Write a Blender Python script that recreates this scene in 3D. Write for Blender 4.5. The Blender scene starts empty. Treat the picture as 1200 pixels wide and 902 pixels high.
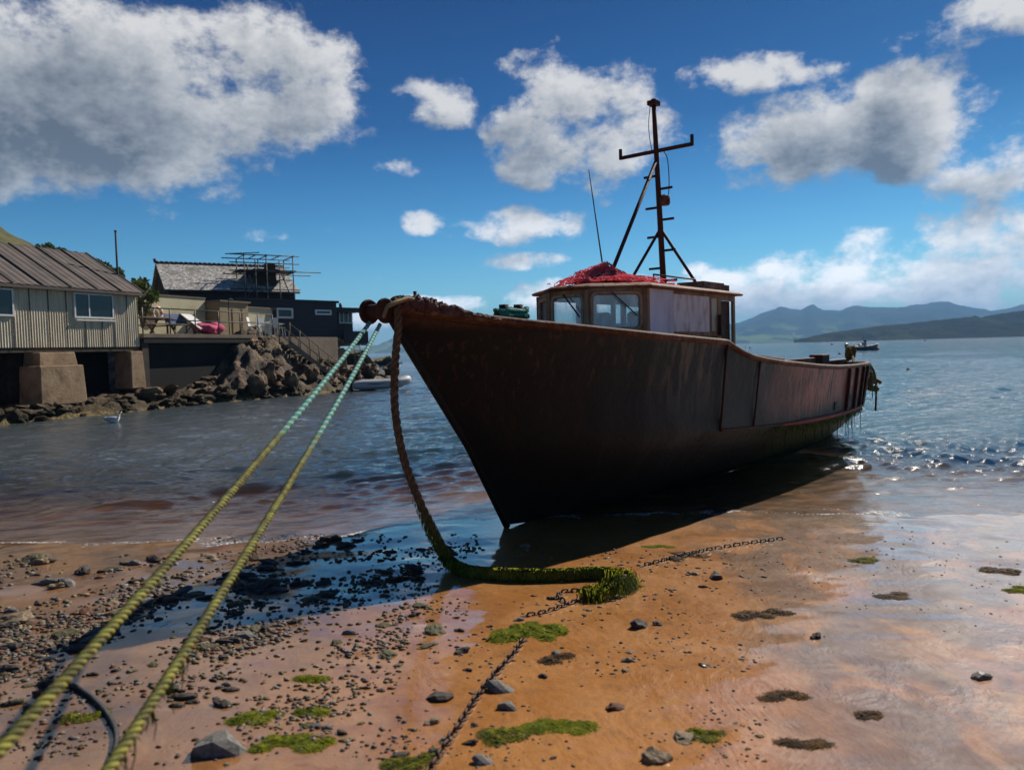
import bpy, bmesh, math, random
import numpy as np
from mathutils import Vector, Matrix, noise as mn
random.seed(7); RS = np.random.RandomState(11)
S = bpy.context.scene; COL = S.collection
R_ = math.radians
# ------------------------------------------------------------------ camera model (photo pixels 1200x902)
FPX = 900.0; CAMZ = 1.8
MR = Matrix.Rotation(R_(90-2.67), 3, 'X') @ Matrix.Rotation(R_(-1.56), 3, 'Z')
CP = Vector((0, 0, CAMZ))
def ray(px, py): return MR @ Vector(((px-600)/FPX, -(py-451)/FPX, -1))
def atY(px, py, Y): d = ray(px, py); return CP + d*(Y/d.y)
def atZ(px, py, z=0.0): d = ray(px, py); return CP + d*((z-CAMZ)/d.z)
# ------------------------------------------------------------------ mesh builder
def lerp(a, b, t): return a+(b-a)*t
def interp(x, pts):
    return float(np.interp(x, [p[0] for p in pts], [p[1] for p in pts]))
_ico = {}
def ico(n):
    if n not in _ico:
        bm = bmesh.new(); bmesh.ops.create_icosphere(bm, subdivisions=n, radius=1)
        _ico[n] = ([v.co.copy() for v in bm.verts], [[v.index for v in f.verts] for f in bm.faces]); bm.free()
    return _ico[n]
def frames(P):
    P = [Vector(p) for p in P]; n = len(P); T = []
    for i in range(n):
        t = P[min(i+1, n-1)]-P[max(i-1, 0)]
        T.append(t.normalized() if t.length > 1e-9 else Vector((0, 0, 1)))
    a = Vector((0, 0, 1)) if abs(T[0].z) < .9 else Vector((1, 0, 0))
    N = [(a-T[0]*a.dot(T[0])).normalized()]
    for i in range(1, n):
        q = N[-1]-T[i]*N[-1].dot(T[i])
        N.append(q.normalized() if q.length > 1e-6 else N[-1])
    return P, T, N, [T[i].cross(N[i]) for i in range(n)]
def resample(P, step):
    P = [Vector(p) for p in P]; out = [P[0]]; acc = 0
    d = [0]
    for i in range(1, len(P)): d.append(d[-1]+(P[i]-P[i-1]).length)
    n = max(2, int(d[-1]/step)+1)
    xs = np.linspace(0, d[-1], n)
    return [Vector((np.interp(x, d, [p.x for p in P]), np.interp(x, d, [p.y for p in P]), np.interp(x, d, [p.z for p in P]))) for x in xs]
def smooth_path(P, it=3):
    P = [Vector(p) for p in P]
    for _ in range(it):
        Q = [P[0]]
        for i in range(len(P)-1):
            Q += [P[i].lerp(P[i+1], .25), P[i].lerp(P[i+1], .75)]
        P = Q+[P[-1]]
    return P
class MB:
    def __init__(s): s.v = []; s.f = []; s.m = []; s.sm = []
    def add(s, vs, fs, m=0, sm=False):
        o = len(s.v); s.v += [tuple(v) for v in vs]
        for f in fs: s.f.append([i+o for i in f]); s.m.append(m); s.sm.append(sm)
        return s
    def box(s, x0, y0, z0, x1, y1, z1, m=0):
        return s.add([(x0,y0,z0),(x1,y0,z0),(x1,y1,z0),(x0,y1,z0),(x0,y0,z1),(x1,y0,z1),(x1,y1,z1),(x0,y1,z1)],
            [(0,3,2,1),(4,5,6,7),(0,1,5,4),(1,2,6,5),(2,3,7,6),(3,0,4,7)], m)
    def hexa(s, b, t, m=0):
        return s.add(list(b)+list(t), [(0,3,2,1),(4,5,6,7),(0,1,5,4),(1,2,6,5),(2,3,7,6),(3,0,4,7)], m)
    def bar(s, p, q, w, h=None, m=0, up=(0,0,1)):
        h = h or w; p = Vector(p); q = Vector(q); t = (q-p).normalized(); u = Vector(up)
        if abs(t.dot(u)) > .95: u = Vector((1, 0, 0))
        a = t.cross(u).normalized()*w/2; b = a.cross(t).normalized()*h/2
        return s.hexa([p-a-b, p+a-b, p+a+b, p-a+b], [q-a-b, q+a-b, q+a+b, q-a+b], m)
    def tube(s, P, r, n=8, m=0, closed=False, caps=True, sm=True):
        P, T, N, B = frames(P); k = len(P); vs = []
        for i in range(k):
            ri = r[i] if hasattr(r, '__len__') else r
            for j in range(n):
                a = 2*math.pi*j/n; vs.append(P[i]+(N[i]*math.cos(a)+B[i]*math.sin(a))*ri)
        fs = []
        for i in range(k if closed else k-1):
            i2 = (i+1) % k
            for j in range(n):
                fs.append((i*n+j, i*n+(j+1) % n, i2*n+(j+1) % n, i2*n+j))
        s.add(vs, fs, m, sm)
        if caps and not closed:
            o = len(s.v)-len(vs)
            s.f.append([o+j for j in range(n)][::-1]); s.m.append(m); s.sm.append(False)
            s.f.append([o+(k-1)*n+j for j in range(n)]); s.m.append(m); s.sm.append(False)
        return s
    def ring(s, c, R, r, ax=(0,0,1), n=24, k=8, m=0, a0=0, a1=2*math.pi):
        ax = Vector(ax).normalized(); u = ax.orthogonal().normalized(); w = ax.cross(u); c = Vector(c)
        full = abs(a1-a0-2*math.pi) < 1e-6
        P = [c+(u*math.cos(a0+(a1-a0)*i/n)+w*math.sin(a0+(a1-a0)*i/n))*R for i in range(n if full else n+1)]
        return s.tube(P, r, k, m, closed=full)
    def loft(s, rings, m=0, sm=True, closed=True, cap=True):
        n = len(rings[0]); vs = [v for r in rings for v in r]; fs = []
        for i in range(len(rings)-1):
            for j in range(n if closed else n-1):
                fs.append((i*n+j, i*n+(j+1) % n, (i+1)*n+(j+1) % n, (i+1)*n+j))
        o = len(s.v); s.add(vs, fs, m, sm)
        if cap and closed:
            s.f.append([o+j for j in range(n)][::-1]); s.m.append(m); s.sm.append(sm)
            s.f.append([o+(len(rings)-1)*n+j for j in range(n)]); s.m.append(m); s.sm.append(sm)
        return s
    def blob(s, c, r, n=2, amp=.25, fr=1.2, seed=0, m=0, sm=False, flat=None, rz=0):
        V, F = ico(n); c = Vector(c); r = Vector(r) if hasattr(r, '__len__') else Vector((r, r, r)); off = Vector((seed*3.71, seed*1.93, seed*7.3)); vs = []
        cz, sz = math.cos(rz), math.sin(rz)
        for v in V:
            d = 1+amp*(mn.noise(v*fr+off)*1.2+.5*mn.noise(v*fr*2.3+off)+.25*mn.noise(v*fr*5+off))
            p = Vector((v.x*r.x, v.y*r.y, v.z*r.z))*d
            if flat is not None and p.z < -flat: p.z = -flat
            vs.append(c+Vector((p.x*cz-p.y*sz, p.x*sz+p.y*cz, p.z)))
        return s.add(vs, F, m, sm)
    def build(s, name, mats, parent=None, loc=None, bev=0, rz=0):
        me = bpy.data.meshes.new(name)
        vs = s.v
        if loc is not None: L = Vector(loc); vs = [tuple(Vector(v)-L) for v in vs]
        me.from_pydata(vs, [], s.f)
        if not isinstance(mats, (list, tuple)): mats = [mats]
        for m in mats: me.materials.append(m)
        me.polygons.foreach_set('material_index', s.m); me.polygons.foreach_set('use_smooth', s.sm)
        me.update()
        bm = bmesh.new(); bm.from_mesh(me); bmesh.ops.recalc_face_normals(bm, faces=bm.faces); bm.to_mesh(me); bm.free()
        o = bpy.data.objects.new(name, me); COL.objects.link(o)
        if parent: o.parent = parent
        if loc is not None: o.location = loc
        if rz: o.rotation_euler[2] = rz
        if bev:
            b = o.modifiers.new('bevel', 'BEVEL'); b.width = bev; b.segments = 2; b.limit_method = 'ANGLE'
        return o
def grid_mesh(name, X, Y, Z, mat, attrs=None, sm=True, wrap=False):
    """X,Y,Z are (rows, cols) arrays"""
    r, c = X.shape; me = bpy.data.meshes.new(name)
    co = np.stack([X, Y, Z], -1).reshape(-1, 3).astype(np.float32)
    i, j = np.meshgrid(np.arange(r-1), np.arange(c if wrap else c-1), indexing='ij'); j2 = (j+1) % c
    q = np.stack([i*c+j, i*c+j2, (i+1)*c+j2, (i+1)*c+j], -1).reshape(-1, 4).astype(np.int32)
    me.vertices.add(len(co)); me.vertices.foreach_set('co', co.ravel())
    me.loops.add(q.size); me.loops.foreach_set('vertex_index', q.ravel())
    me.polygons.add(len(q)); me.polygons.foreach_set('loop_start', np.arange(0, q.size, 4, dtype=np.int32))
    me.polygons.foreach_set('use_smooth', np.full(len(q), sm)); me.update(calc_edges=True); me.validate()
    for k, v in (attrs or {}).items():
        a = me.attributes.new(k, 'FLOAT', 'POINT'); a.data.foreach_set('value', v.ravel().astype(np.float32))
    me.materials.append(mat); o = bpy.data.objects.new(name, me); COL.objects.link(o)
    return o
def tag(o, label=None, cat=None, group=None, kind=None):
    if label: o['label'] = label
    if cat: o['category'] = cat
    if group: o['group'] = group
    if kind: o['kind'] = kind
    return o
def thing(name, label, cat, loc=(0,0,0), rz=0, group=None):
    o = bpy.data.objects.new(name, None); COL.objects.link(o); o.empty_display_size = .2
    o.location = loc; o.rotation_euler[2] = rz
    return tag(o, label, cat, group)
def copy_tree(o, parent=None):
    c = o.copy(); COL.objects.link(c); c.parent = parent
    for ch in list(o.children): copy_tree(ch, c)
    return c
# value noise (numpy)
_tab = RS.rand(256, 256)
def vnoise(x, y):
    xi = np.floor(x).astype(int); yi = np.floor(y).astype(int); fx = x-xi; fy = y-yi
    fx = fx*fx*(3-2*fx); fy = fy*fy*(3-2*fy)
    g = lambda a, b: _tab[a % 256, b % 256]
    return (g(xi,yi)*(1-fx)+g(xi+1,yi)*fx)*(1-fy)+(g(xi,yi+1)*(1-fx)+g(xi+1,yi+1)*fx)*fy
def fbm(x, y, o=4, g=.5):
    t = 0; a = 1; n = 0
    for k in range(o): t = t+a*(vnoise(x*2**k+k*17.3, y*2**k+k*9.1)-.5); n += a; a *= g
    return t/n*2
# ------------------------------------------------------------------ node helper
class G:
    def __init__(s, nt): s.nt = nt; s.N = nt.nodes; s.L = nt.links
    def n(s, t, ins=None, **pr):
        x = s.N.new(t)
        for k, v in pr.items(): setattr(x, k, v)
        for k, v in (ins or {}).items(): s.set(x.inputs[k], v)
        return x
    def set(s, sock, v):
        if isinstance(v, bpy.types.NodeSocket): s.L.new(v, sock)
        else:
            if hasattr(sock, 'default_value'):
                if hasattr(sock.default_value, '__len__') and not hasattr(v, '__len__'): v = [v]*len(sock.default_value)
                if hasattr(v, '__len__') and len(v) == 3 and len(sock.default_value) == 4: v = (*v, 1)
                sock.default_value = v
    def m(s, op, a, b=None, c=None, clamp=False):
        x = s.N.new('ShaderNodeMath'); x.operation = op; x.use_clamp = clamp
        s.set(x.inputs[0], a)
        if b is not None: s.set(x.inputs[1], b)
        if c is not None: s.set(x.inputs[2], c)
        return x.outputs[0]
    def vm(s, op, a, b=None):
        x = s.N.new('ShaderNodeVectorMath'); x.operation = op; s.set(x.inputs[0], a)
        if b is not None: s.set(x.inputs[1], b)
        return x.outputs[0]
    def xyz(s, v):
        x = s.N.new('ShaderNodeSeparateXYZ'); s.set(x.inputs[0], v); return x.outputs
    def comb(s, x, y, z):
        c = s.N.new('ShaderNodeCombineXYZ'); s.set(c.inputs[0], x); s.set(c.inputs[1], y); s.set(c.inputs[2], z); return c.outputs[0]
    def noise(s, v, sc=5, det=4, ro=.55, dist=0, col=False):
        x = s.n('ShaderNodeTexNoise', {'Scale': sc, 'Detail': det, 'Roughness': ro, 'Distortion': dist})
        if v is not None: s.set(x.inputs['Vector'], v)
        return x.outputs['Color' if col else 'Fac']
    def ramp(s, f, stops):
        x = s.N.new('ShaderNodeValToRGB'); s.set(x.inputs[0], f); e = x.color_ramp.elements
        while len(e) < len(stops): e.new(.5)
        for q, (p, c) in zip(e, stops):
            q.position = p; q.color = (c, c, c, 1) if not hasattr(c, '__len__') else (*c[:3], 1)
        return x.outputs[0]
    def mix(s, f, a, b):
        x = s.N.new('ShaderNodeMix'); x.data_type = 'RGBA'; s.set(x.inputs[0], f); s.set(x.inputs[6], a); s.set(x.inputs[7], b); return x.outputs[2]
    def ss(s, v, a, b):
        x = s.N.new('ShaderNodeMapRange'); x.interpolation_type = 'SMOOTHSTEP'; s.set(x.inputs[0], v); s.set(x.inputs[1], a); s.set(x.inputs[2], b); return x.outputs[0]
    def bump(s, h, st=.5, d=.02, nrm=None):
        x = s.n('ShaderNodeBump', {'Strength': st, 'Distance': d, 'Height': h})
        if nrm is not None: s.set(x.inputs['Normal'], nrm)
        return x.outputs[0]
    def obj(s): return s.N.new('ShaderNodeTexCoord').outputs['Object']
    def geo(s): return s.N.new('ShaderNodeNewGeometry').outputs['Position']
    def scale(s, v, k): return s.vm('MULTIPLY', v, k)
def newmat(name):
    m = bpy.data.materials.new(name); m.use_nodes = True; g = G(m.node_tree)
    b = next(n for n in g.N if n.type == 'BSDF_PRINCIPLED'); return m, g, b
def nm(name, cols, sc=6, rough=.8, bump=.3, stretch=(1,1,1), metal=0, det=6, bd=.01, coat=0, bsc=4, ior=1.45):
    m, g, b = newmat(name); v = g.scale(g.obj(), stretch)
    f = g.noise(v, sc, det, .62)
    k = len(cols); st = [(.5 if k == 1 else .3+.4*i/(k-1), c) for i, c in enumerate(cols)]
    g.set(b.inputs['Base Color'], g.ramp(f, st))
    g.set(b.inputs['Roughness'], g.m('MULTIPLY_ADD', g.noise(v, sc*2, 3), .25, rough-.12))
    b.inputs['Metallic'].default_value = metal; b.inputs['IOR'].default_value = ior
    if coat: b.inputs['Coat Weight'].default_value = coat; b.inputs['Coat Roughness'].default_value = .15
    if bump: g.set(b.inputs['Normal'], g.bump(g.noise(v, sc*bsc, 5, .6), bump, bd))
    return m
# ------------------------------------------------------------------ materials
def rust_mat(name, paint, rust=(.13,.045,.018), rust2=(.06,.022,.012), amount=.5, streak=True, patch=None, rough=.75):
    m, g, b = newmat(name); o = g.obj(); x, y, z = g.xyz(o)
    big = g.noise(o, 1.3, 8, .65); fine = g.noise(o, 14, 8, .7)
    st = g.noise(g.scale(o, (5, 5, .5)), 2.2, 6, .6)
    rc = g.mix(fine, rust2, rust)
    f = g.m('ADD', g.m('MULTIPLY', big, .55), g.m('MULTIPLY', st if streak else fine, .45))
    fac = g.ss(f, amount-.07, amount+.12)
    pc = g.mix(g.noise(o, 5, 5), paint, [c*.6 for c in paint])
    if patch: pc = patch(g, o, pc, st, big)
    col = g.mix(fac, rc, pc)
    col = g.mix(g.ss(fine, .62, .74), col, (.02,.014,.011))
    g.set(b.inputs['Base Color'], col)
    g.set(b.inputs['Roughness'], g.m('MULTIPLY_ADD', fine, .3, rough-.15))
    g.set(b.inputs['Normal'], g.bump(g.m('ADD', fine, g.m('MULTIPLY', big, 3)), .45, .025)); b.inputs['Specular IOR Level'].default_value = .3
    return m
def hull_patch(g, o, pc, st, big):
    x, y, z = g.xyz(o)
    aft = g.ss(g.m('ADD', x, g.m('MULTIPLY', big, 1.5)), 5.6, 7.6)
    pc = g.mix(aft, pc, (.46,.11,.075)); pc = g.mix(g.m('MULTIPLY', aft, g.ss(g.noise(g.scale(o, (7, 7, .6)), 2.0, 5, .65), .48, .62)), pc, (.06,.03,.022))
    tan = g.m('MULTIPLY', g.m('MULTIPLY', g.ss(x, 2.3, 3.1), g.ss(x, 4.0, 3.4)), g.m('MULTIPLY', g.ss(st, .45, .62), g.ss(z, .9, 1.6)))
    pc = g.mix(g.m('MULTIPLY', tan, .75), pc, (.15,.11,.075))
    top = g.ss(g.m('ADD', z, g.m('MULTIPLY', x, .07)), 1.98, 2.12); pc = g.mix(g.m('MULTIPLY', top, g.ss(big, .4, .6)), pc, (.15,.06,.03)); run = g.m('MULTIPLY', g.ss(g.noise(g.scale(o, (9, 9, .35)), 2.0, 4, .6), .56, .66), g.ss(g.m('MULTIPLY_ADD', x, .07, z), .9, 2.0)); pc = g.mix(g.m('MULTIPLY', run, .6), pc, (.09,.04,.022))
    pale = g.m('MULTIPLY', g.m('MULTIPLY', g.ss(st, .54, .66), g.ss(z, .7, 1.3)), g.ss(x, 3.5, 6))
    pc = g.mix(g.m('MULTIPLY', pale, .6), pc, (.19,.15,.115))
    blk = g.ss(g.m('ADD', z, g.m('MULTIPLY', st, -.5)), .85, .4)
    pc = g.mix(blk, pc, (.012,.011,.009))
    grn = g.m('MULTIPLY', g.ss(z, .66, .45), g.ss(x, 5.0, 7.5))
    return g.mix(grn, pc, (.05,.075,.012))
M = {}
M['hull'] = rust_mat('rusted_hull_paint', (.015,.0145,.014), rust=(.042,.019,.011), rust2=(.016,.010,.007), amount=.37, patch=hull_patch, rough=.6)
M['rust'] = rust_mat('flaking_rust', (.14,.06,.03), amount=.62, streak=False)
M['rustdark'] = rust_mat('dark_rusted_steel', (.05,.02,.016), rust=(.09,.03,.015), amount=.5, streak=False)
M['rustlump'] = nm('crusted_rust', [(.04,.018,.015),(.15,.065,.05),(.28,.14,.11)], 12, .9, 1.0, bd=.04)
M['rail'] = rust_mat('rust_rail', (.34,.2,.13), amount=.52, streak=False)
M['frame'] = rust_mat('window_frame_paint', (.62,.44,.28), rust=(.34,.13,.05), rust2=(.16,.06,.025), amount=.44, streak=False)
M['redstrake'] = rust_mat('red_strake_paint', (.42,.10,.055), amount=.42, streak=False)
M['cabin'] = rust_mat('cabin_paint', (.55,.38,.22), rust=(.36,.14,.05), rust2=(.13,.05,.025), amount=.47)
M['roof'] = rust_mat('cabin_roof_steel', (.36,.22,.14), rust=(.3,.11,.05), amount=.5, streak=False)
M['ply'] = nm('weathered_white_board', [(.42,.24,.17),(.84,.7,.64),(.9,.84,.8)], 5, .6, .2, (1.6,1.6,.7))
M['bluewhite'] = nm('pale_blue_board', [(.6,.5,.5),(.76,.74,.82),(.85,.82,.82)], 5, .7, .2, (1,1,.4))
M['cream'] = nm('cream_board', [(.5,.46,.3),(.72,.7,.52)], 5, .7, .1)
M['deck'] = nm('deck_paint', [(.08,.045,.03),(.16,.09,.06)], 4, .85, .3)
M['inside'] = nm('cabin_inside', [(.4,.39,.36),(.6,.58,.55)], 4, .8, .2)
M['dooredge'] = nm('door_edge_timber', [(.3,.2,.09),(.45,.33,.15)], 5, .7, .2)
M['teal'] = nm('teal_rope', [(.02,.20,.15),(.05,.36,.28)], 20, .7, .4)
M['netred'] = nm('red_netting', [(.85,.16,.21),(.95,.34,.40),(.95,.5,.52)], 8, .8, .0)
M['netdark'] = nm('dark_cord', [(.02,.02,.025),(.06,.05,.05)], 8, .8, .2)
M['brownrope'] = nm('brown_rope', [(.05,.028,.013),(.16,.09,.04),(.24,.15,.07)], 30, .9, .6)
M['goldrope'] = nm('golden_rope', [(.16,.09,.02),(.34,.22,.06)], 30, .9, .5)
M['shadestrand'] = nm('shadow_strand_dark', [(.015,.018,.022),(.05,.05,.05)], 20, .6, .5)  # dark tone of the strand that stands in for a shadow
M['leather'] = nm('yellowed_canvas', [(.22,.15,.06),(.38,.29,.14)], 7, .8, .4)
M['chain'] = rust_mat('chain_iron', (.035,.025,.02), rust=(.11,.04,.016), amount=.5, streak=False, rough=.5)
M['green'] = nm('green_weed', [(.08,.095,.008),(.25,.26,.02),(.42,.40,.05)], 18, .9, 0)
M['greendark'] = nm('dark_green_weed', [(.015,.03,.004),(.06,.09,.012),(.13,.15,.025)], 12, .9, 0)
M['wrack'] = nm('brown_wrack', [(.014,.009,.005),(.05,.024,.009),(.16,.08,.016)], 22, .8, 0)
M['conc'] = nm('stained_concrete', [(.14,.09,.05),(.30,.20,.115),(.38,.27,.17)], 2.2, .9, .5, bd=.03)
M['concdk'] = nm('dark_concrete', [(.03,.024,.02),(.09,.07,.05)], 2.2, .9, .5, bd=.03)  # darker concrete for the piers below the decks
M['black'] = nm('undercroft_shade', [(.006,.006,.006),(.014,.013,.012)], 2, .95, .1)  # near-black: shade of the recesses under the decks is put into the colour
M['rock'] = nm('shore_rock', [(.015,.011,.009),(.075,.05,.032),(.22,.13,.065),(.40,.27,.14)], 2.6, .85, .9, det=9, bd=.08)
M['shedwall'] = nm('weathered_cladding', [(.46,.36,.23),(.66,.55,.38),(.74,.65,.48)], 2.2, .85, .3, (3,3,.4))
M['shedroof'] = nm('corrugated_roof_sheet', [(.05,.042,.04),(.10,.08,.072),(.15,.11,.09)], 1.5, .8, .4, (1,1,.6))
M['seam'] = nm('roof_batten', [(.025,.02,.018),(.05,.04,.035)], 3, .8, .2)
M['white'] = nm('white_frame_paint', [(.62,.62,.6),(.8,.8,.78)], 3, .5, .05)
M['pane'], _g, _b = newmat('house_window_glass'); _b.inputs['Base Color'].default_value = (.012,.016,.02,1); _b.inputs['Roughness'].default_value = .06; _b.inputs['IOR'].default_value = 1.5
M['creamwall'] = nm('cream_render', [(.42,.36,.2),(.6,.54,.34),(.66,.6,.4)], 1.2, .85, .2)
M['tanwall'] = nm('tan_boarding', [(.26,.19,.10),(.36,.27,.15)], 1.5, .85, .3, (1,1,4))
M['charcoal'] = nm('charcoal_cladding', [(.018,.02,.026),(.03,.032,.038)], 1.5, .75, .3, (1,1,6))
M['darkstone'] = nm('dark_house_wall', [(.025,.02,.018),(.06,.045,.035)], 2, .85, .5)
M['slab'] = nm('balcony_slab', [(.12,.09,.06),(.22,.17,.12)], 1.5, .85, .4)
M['galv'] = nm('scaffold_tube', [(.03,.03,.032),(.09,.085,.08)], 4, .55, .1, metal=.3)
M['plank'] = nm('scaffold_board', [(.03,.025,.02),(.1,.075,.05)], 4, .85, .3)
M['timber'] = nm('grey_timber', [(.13,.095,.06),(.3,.23,.15)], 4, .85, .3)
M['darktimber'] = nm('dark_timber', [(.04,.028,.018),(.10,.07,.045)], 4, .85, .3)
M['blue'] = nm('blue_cloth', [(.06,.09,.2),(.12,.17,.32)], 4, .8, .2)
M['pink'] = nm('magenta_cloth', [(.35,.03,.09),(.6,.09,.18)], 4, .85, .3)
M['orange'] = nm('orange_band', [(.6,.16,.05),(.7,.22,.07)], 4, .6, .1)
M['red'] = nm('red_buoy_plastic', [(.6,.03,.02),(.7,.06,.03)], 4, .45, .05)
M['dinghy'] = nm('pale_grey_hypalon', [(.36,.36,.36),(.5,.5,.49)], 3, .5, .05)
M['motor'] = nm('black_motor_cowl', [(.01,.01,.012),(.02,.02,.022)], 3, .35, .05)
M['navy'] = nm('dark_boat_hull', [(.03,.035,.05),(.06,.065,.08)], 3, .4, .05)
M['greyboat'] = nm('grey_boat_deck', [(.25,.26,.28),(.4,.4,.42)], 3, .5, .05)
M['skin'] = nm('skin', [(.45,.27,.2),(.55,.34,.25)], 4, .6, 0)
M['gullw'] = nm('white_feathers', [(.7,.7,.69),(.82,.82,.8)], 20, .8, .1)
M['gullg'] = nm('grey_feathers', [(.5,.51,.53),(.62,.63,.65)], 20, .8, .1)
M['beak'] = nm('yellow_beak', [(.5,.3,.03)], 4, .5, 0)
M['leaf'] = nm('shrub_leaves', [(.02,.035,.006),(.06,.085,.015),(.11,.12,.03)], 3, .7, .2)
M['stone1'] = nm('dark_pebble', [(.018,.015,.014),(.06,.045,.036),(.10,.08,.06)], 7, .75, .5, coat=.08)
M['stone2'] = nm('tan_pebble', [(.10,.07,.04),(.22,.155,.09),(.3,.23,.14)], 6, .75, .4, coat=.05)
M['stone3'] = nm('grey_pebble', [(.07,.07,.065),(.16,.15,.135),(.24,.22,.19)], 7, .75, .4, coat=.05)
M['stone4'] = nm('olive_pebble', [(.03,.03,.012),(.10,.09,.04),(.16,.14,.06)], 7, .75, .5, coat=.05)
M['stone5'] = nm('rust_pebble', [(.06,.025,.014),(.2,.08,.035)], 7, .75, .5, coat=.05)
def translucent(m, col, k=.45):
    g = G(m.node_tree); b = next(n for n in g.N if n.type == 'BSDF_PRINCIPLED'); out = next(n for n in g.N if n.type == 'OUTPUT_MATERIAL')
    t = g.n('ShaderNodeBsdfTranslucent', {'Color': col}); x = g.n('ShaderNodeMixShader', {0: k, 1: b.outputs[0], 2: t.outputs[0]}); g.L.new(x.outputs[0], out.inputs[0])
translucent(M['green'], (.50,.55,.05), .6); translucent(M['netred'], (.98,.22,.28), .55); translucent(M['leaf'], (.12,.16,.02), .35)
for k_ in ('wrack', 'green', 'greendark'): next(n for n in M[k_].node_tree.nodes if n.type == 'BSDF_PRINCIPLED').inputs['Specular IOR Level'].default_value = .15
def tide_band(m):
    g = G(m.node_tree); b = next(n for n in g.N if n.type == 'BSDF_PRINCIPLED'); c = b.inputs['Base Color'].links[0].from_socket; P = g.geo(); z = g.xyz(P)[2]; f = g.noise(P, 6, 5, .7)
    c = g.mix(g.ss(g.m('ADD', z, g.m('MULTIPLY', f, .6)), 1.05, .6), c, g.mix(f, (.012,.010,.006), (.075,.048,.014)))
    g.set(b.inputs['Base Color'], c)
tide_band(M['rock'])
def slate():
    m, g, b = newmat('slate_roof'); v = g.obj()
    n1 = g.noise(v, 1.2, 5); n2 = g.noise(g.scale(v, (2.5, 6, 6)), 2.2, 3, .7)
    col = g.mix(g.ss(n2, .38, .62), (.10,.095,.095), (.78,.73,.66)); col = g.mix(g.ss(n1, .5, .7), col, (.25,.23,.17))
    g.set(b.inputs['Base Color'], col); b.inputs['Roughness'].default_value = .5
    g.set(b.inputs['Normal'], g.bump(n2, .6, .03)); return m
M['slate'] = slate()
def rope_mat(name, top, low):
    # mooring rope: clean above, weed-coated below ('wear' attribute runs 0..1 along the rope)
    m, g, b = newmat(name); a = g.n('ShaderNodeAttribute', attribute_name='wear').outputs['Fac']; o = g.obj()
    f = g.ss(g.m('ADD', a, g.m('MULTIPLY', g.noise(o, 6, 4), .3)), .50, .63)
    c1 = g.mix(g.noise(o, 40, 4), top, [c*.55 for c in top]); c2 = g.mix(g.ss(g.noise(o, 25, 5), .35, .65), [c*.35 for c in low], low)
    g.set(b.inputs['Base Color'], g.mix(f, c1, c2)); b.inputs['Roughness'].default_value = .75
    g.set(b.inputs['Normal'], g.bump(g.noise(o, 160, 3), .4, .004)); return m
M['ropeA'] = rope_mat('mooring_strand_teal', (.012,.38,.31), (.26,.245,.03))
M['ropeB'] = rope_mat('mooring_strand_pale', (.66,.72,.62), (.18,.18,.025))
def glass():
    m, g, b = newmat('cabin_glass'); g.N.remove(b); out = next(n for n in g.N if n.type == 'OUTPUT_MATERIAL')
    tr = g.n('ShaderNodeBsdfTransparent', {'Color': (.78,.82,.84)}); gl = g.n('ShaderNodeBsdfGlossy', {'Color': (1,1,1), 'Roughness': .03})
    df = g.n('ShaderNodeBsdfDiffuse', {'Color': (.78,.78,.8)})
    lw = g.n('ShaderNodeLayerWeight', {'Blend': .5}); fres = g.m('MULTIPLY_ADD', g.m('POWER', lw.outputs['Facing'], 4), .88, .12); st = g.ss(g.noise(g.scale(g.obj(), (3,3,1)), 2.5, 6, .65), .42, .72)
    a = g.n('ShaderNodeMixShader', {0: g.m('MULTIPLY_ADD', st, .45, .38), 1: tr.outputs[0], 2: df.outputs[0]})
    c = g.n('ShaderNodeMixShader', {0: fres, 1: a.outputs[0], 2: gl.outputs[0]})
    g.L.new(c.outputs[0], out.inputs[0]); return m
M['glass'] = glass()
# ------------------------------------------------------------------ camera, sun, sky
cam = bpy.data.cameras.new('camera'); co = bpy.data.objects.new('camera', cam); COL.objects.link(co); S.camera = co
co.matrix_world = Matrix.Translation(CP) @ MR.to_4x4()
cam.sensor_width = 36; cam.lens = 27; cam.clip_start = .05; cam.clip_end = 30000
cam.dof.use_dof = True; cam.dof.focus_distance = 9.0; cam.dof.aperture_fstop = 2.3
SUN_AZ, SUN_EL = 36.0, 38.0
sd = Vector((math.sin(R_(SUN_AZ))*math.cos(R_(SUN_EL)), math.cos(R_(SUN_AZ))*math.cos(R_(SUN_EL)), math.sin(R_(SUN_EL))))
sl = bpy.data.lights.new('sun', 'SUN'); sl.energy = 4.6; sl.angle = R_(.5); sl.color = (1, .93, .82)
so = bpy.data.objects.new('sun', sl); COL.objects.link(so); so.rotation_euler = sd.to_track_quat('Z', 'Y').to_euler()
W = bpy.data.worlds.new('World'); S.world = W; W.use_nodes = True
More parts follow.
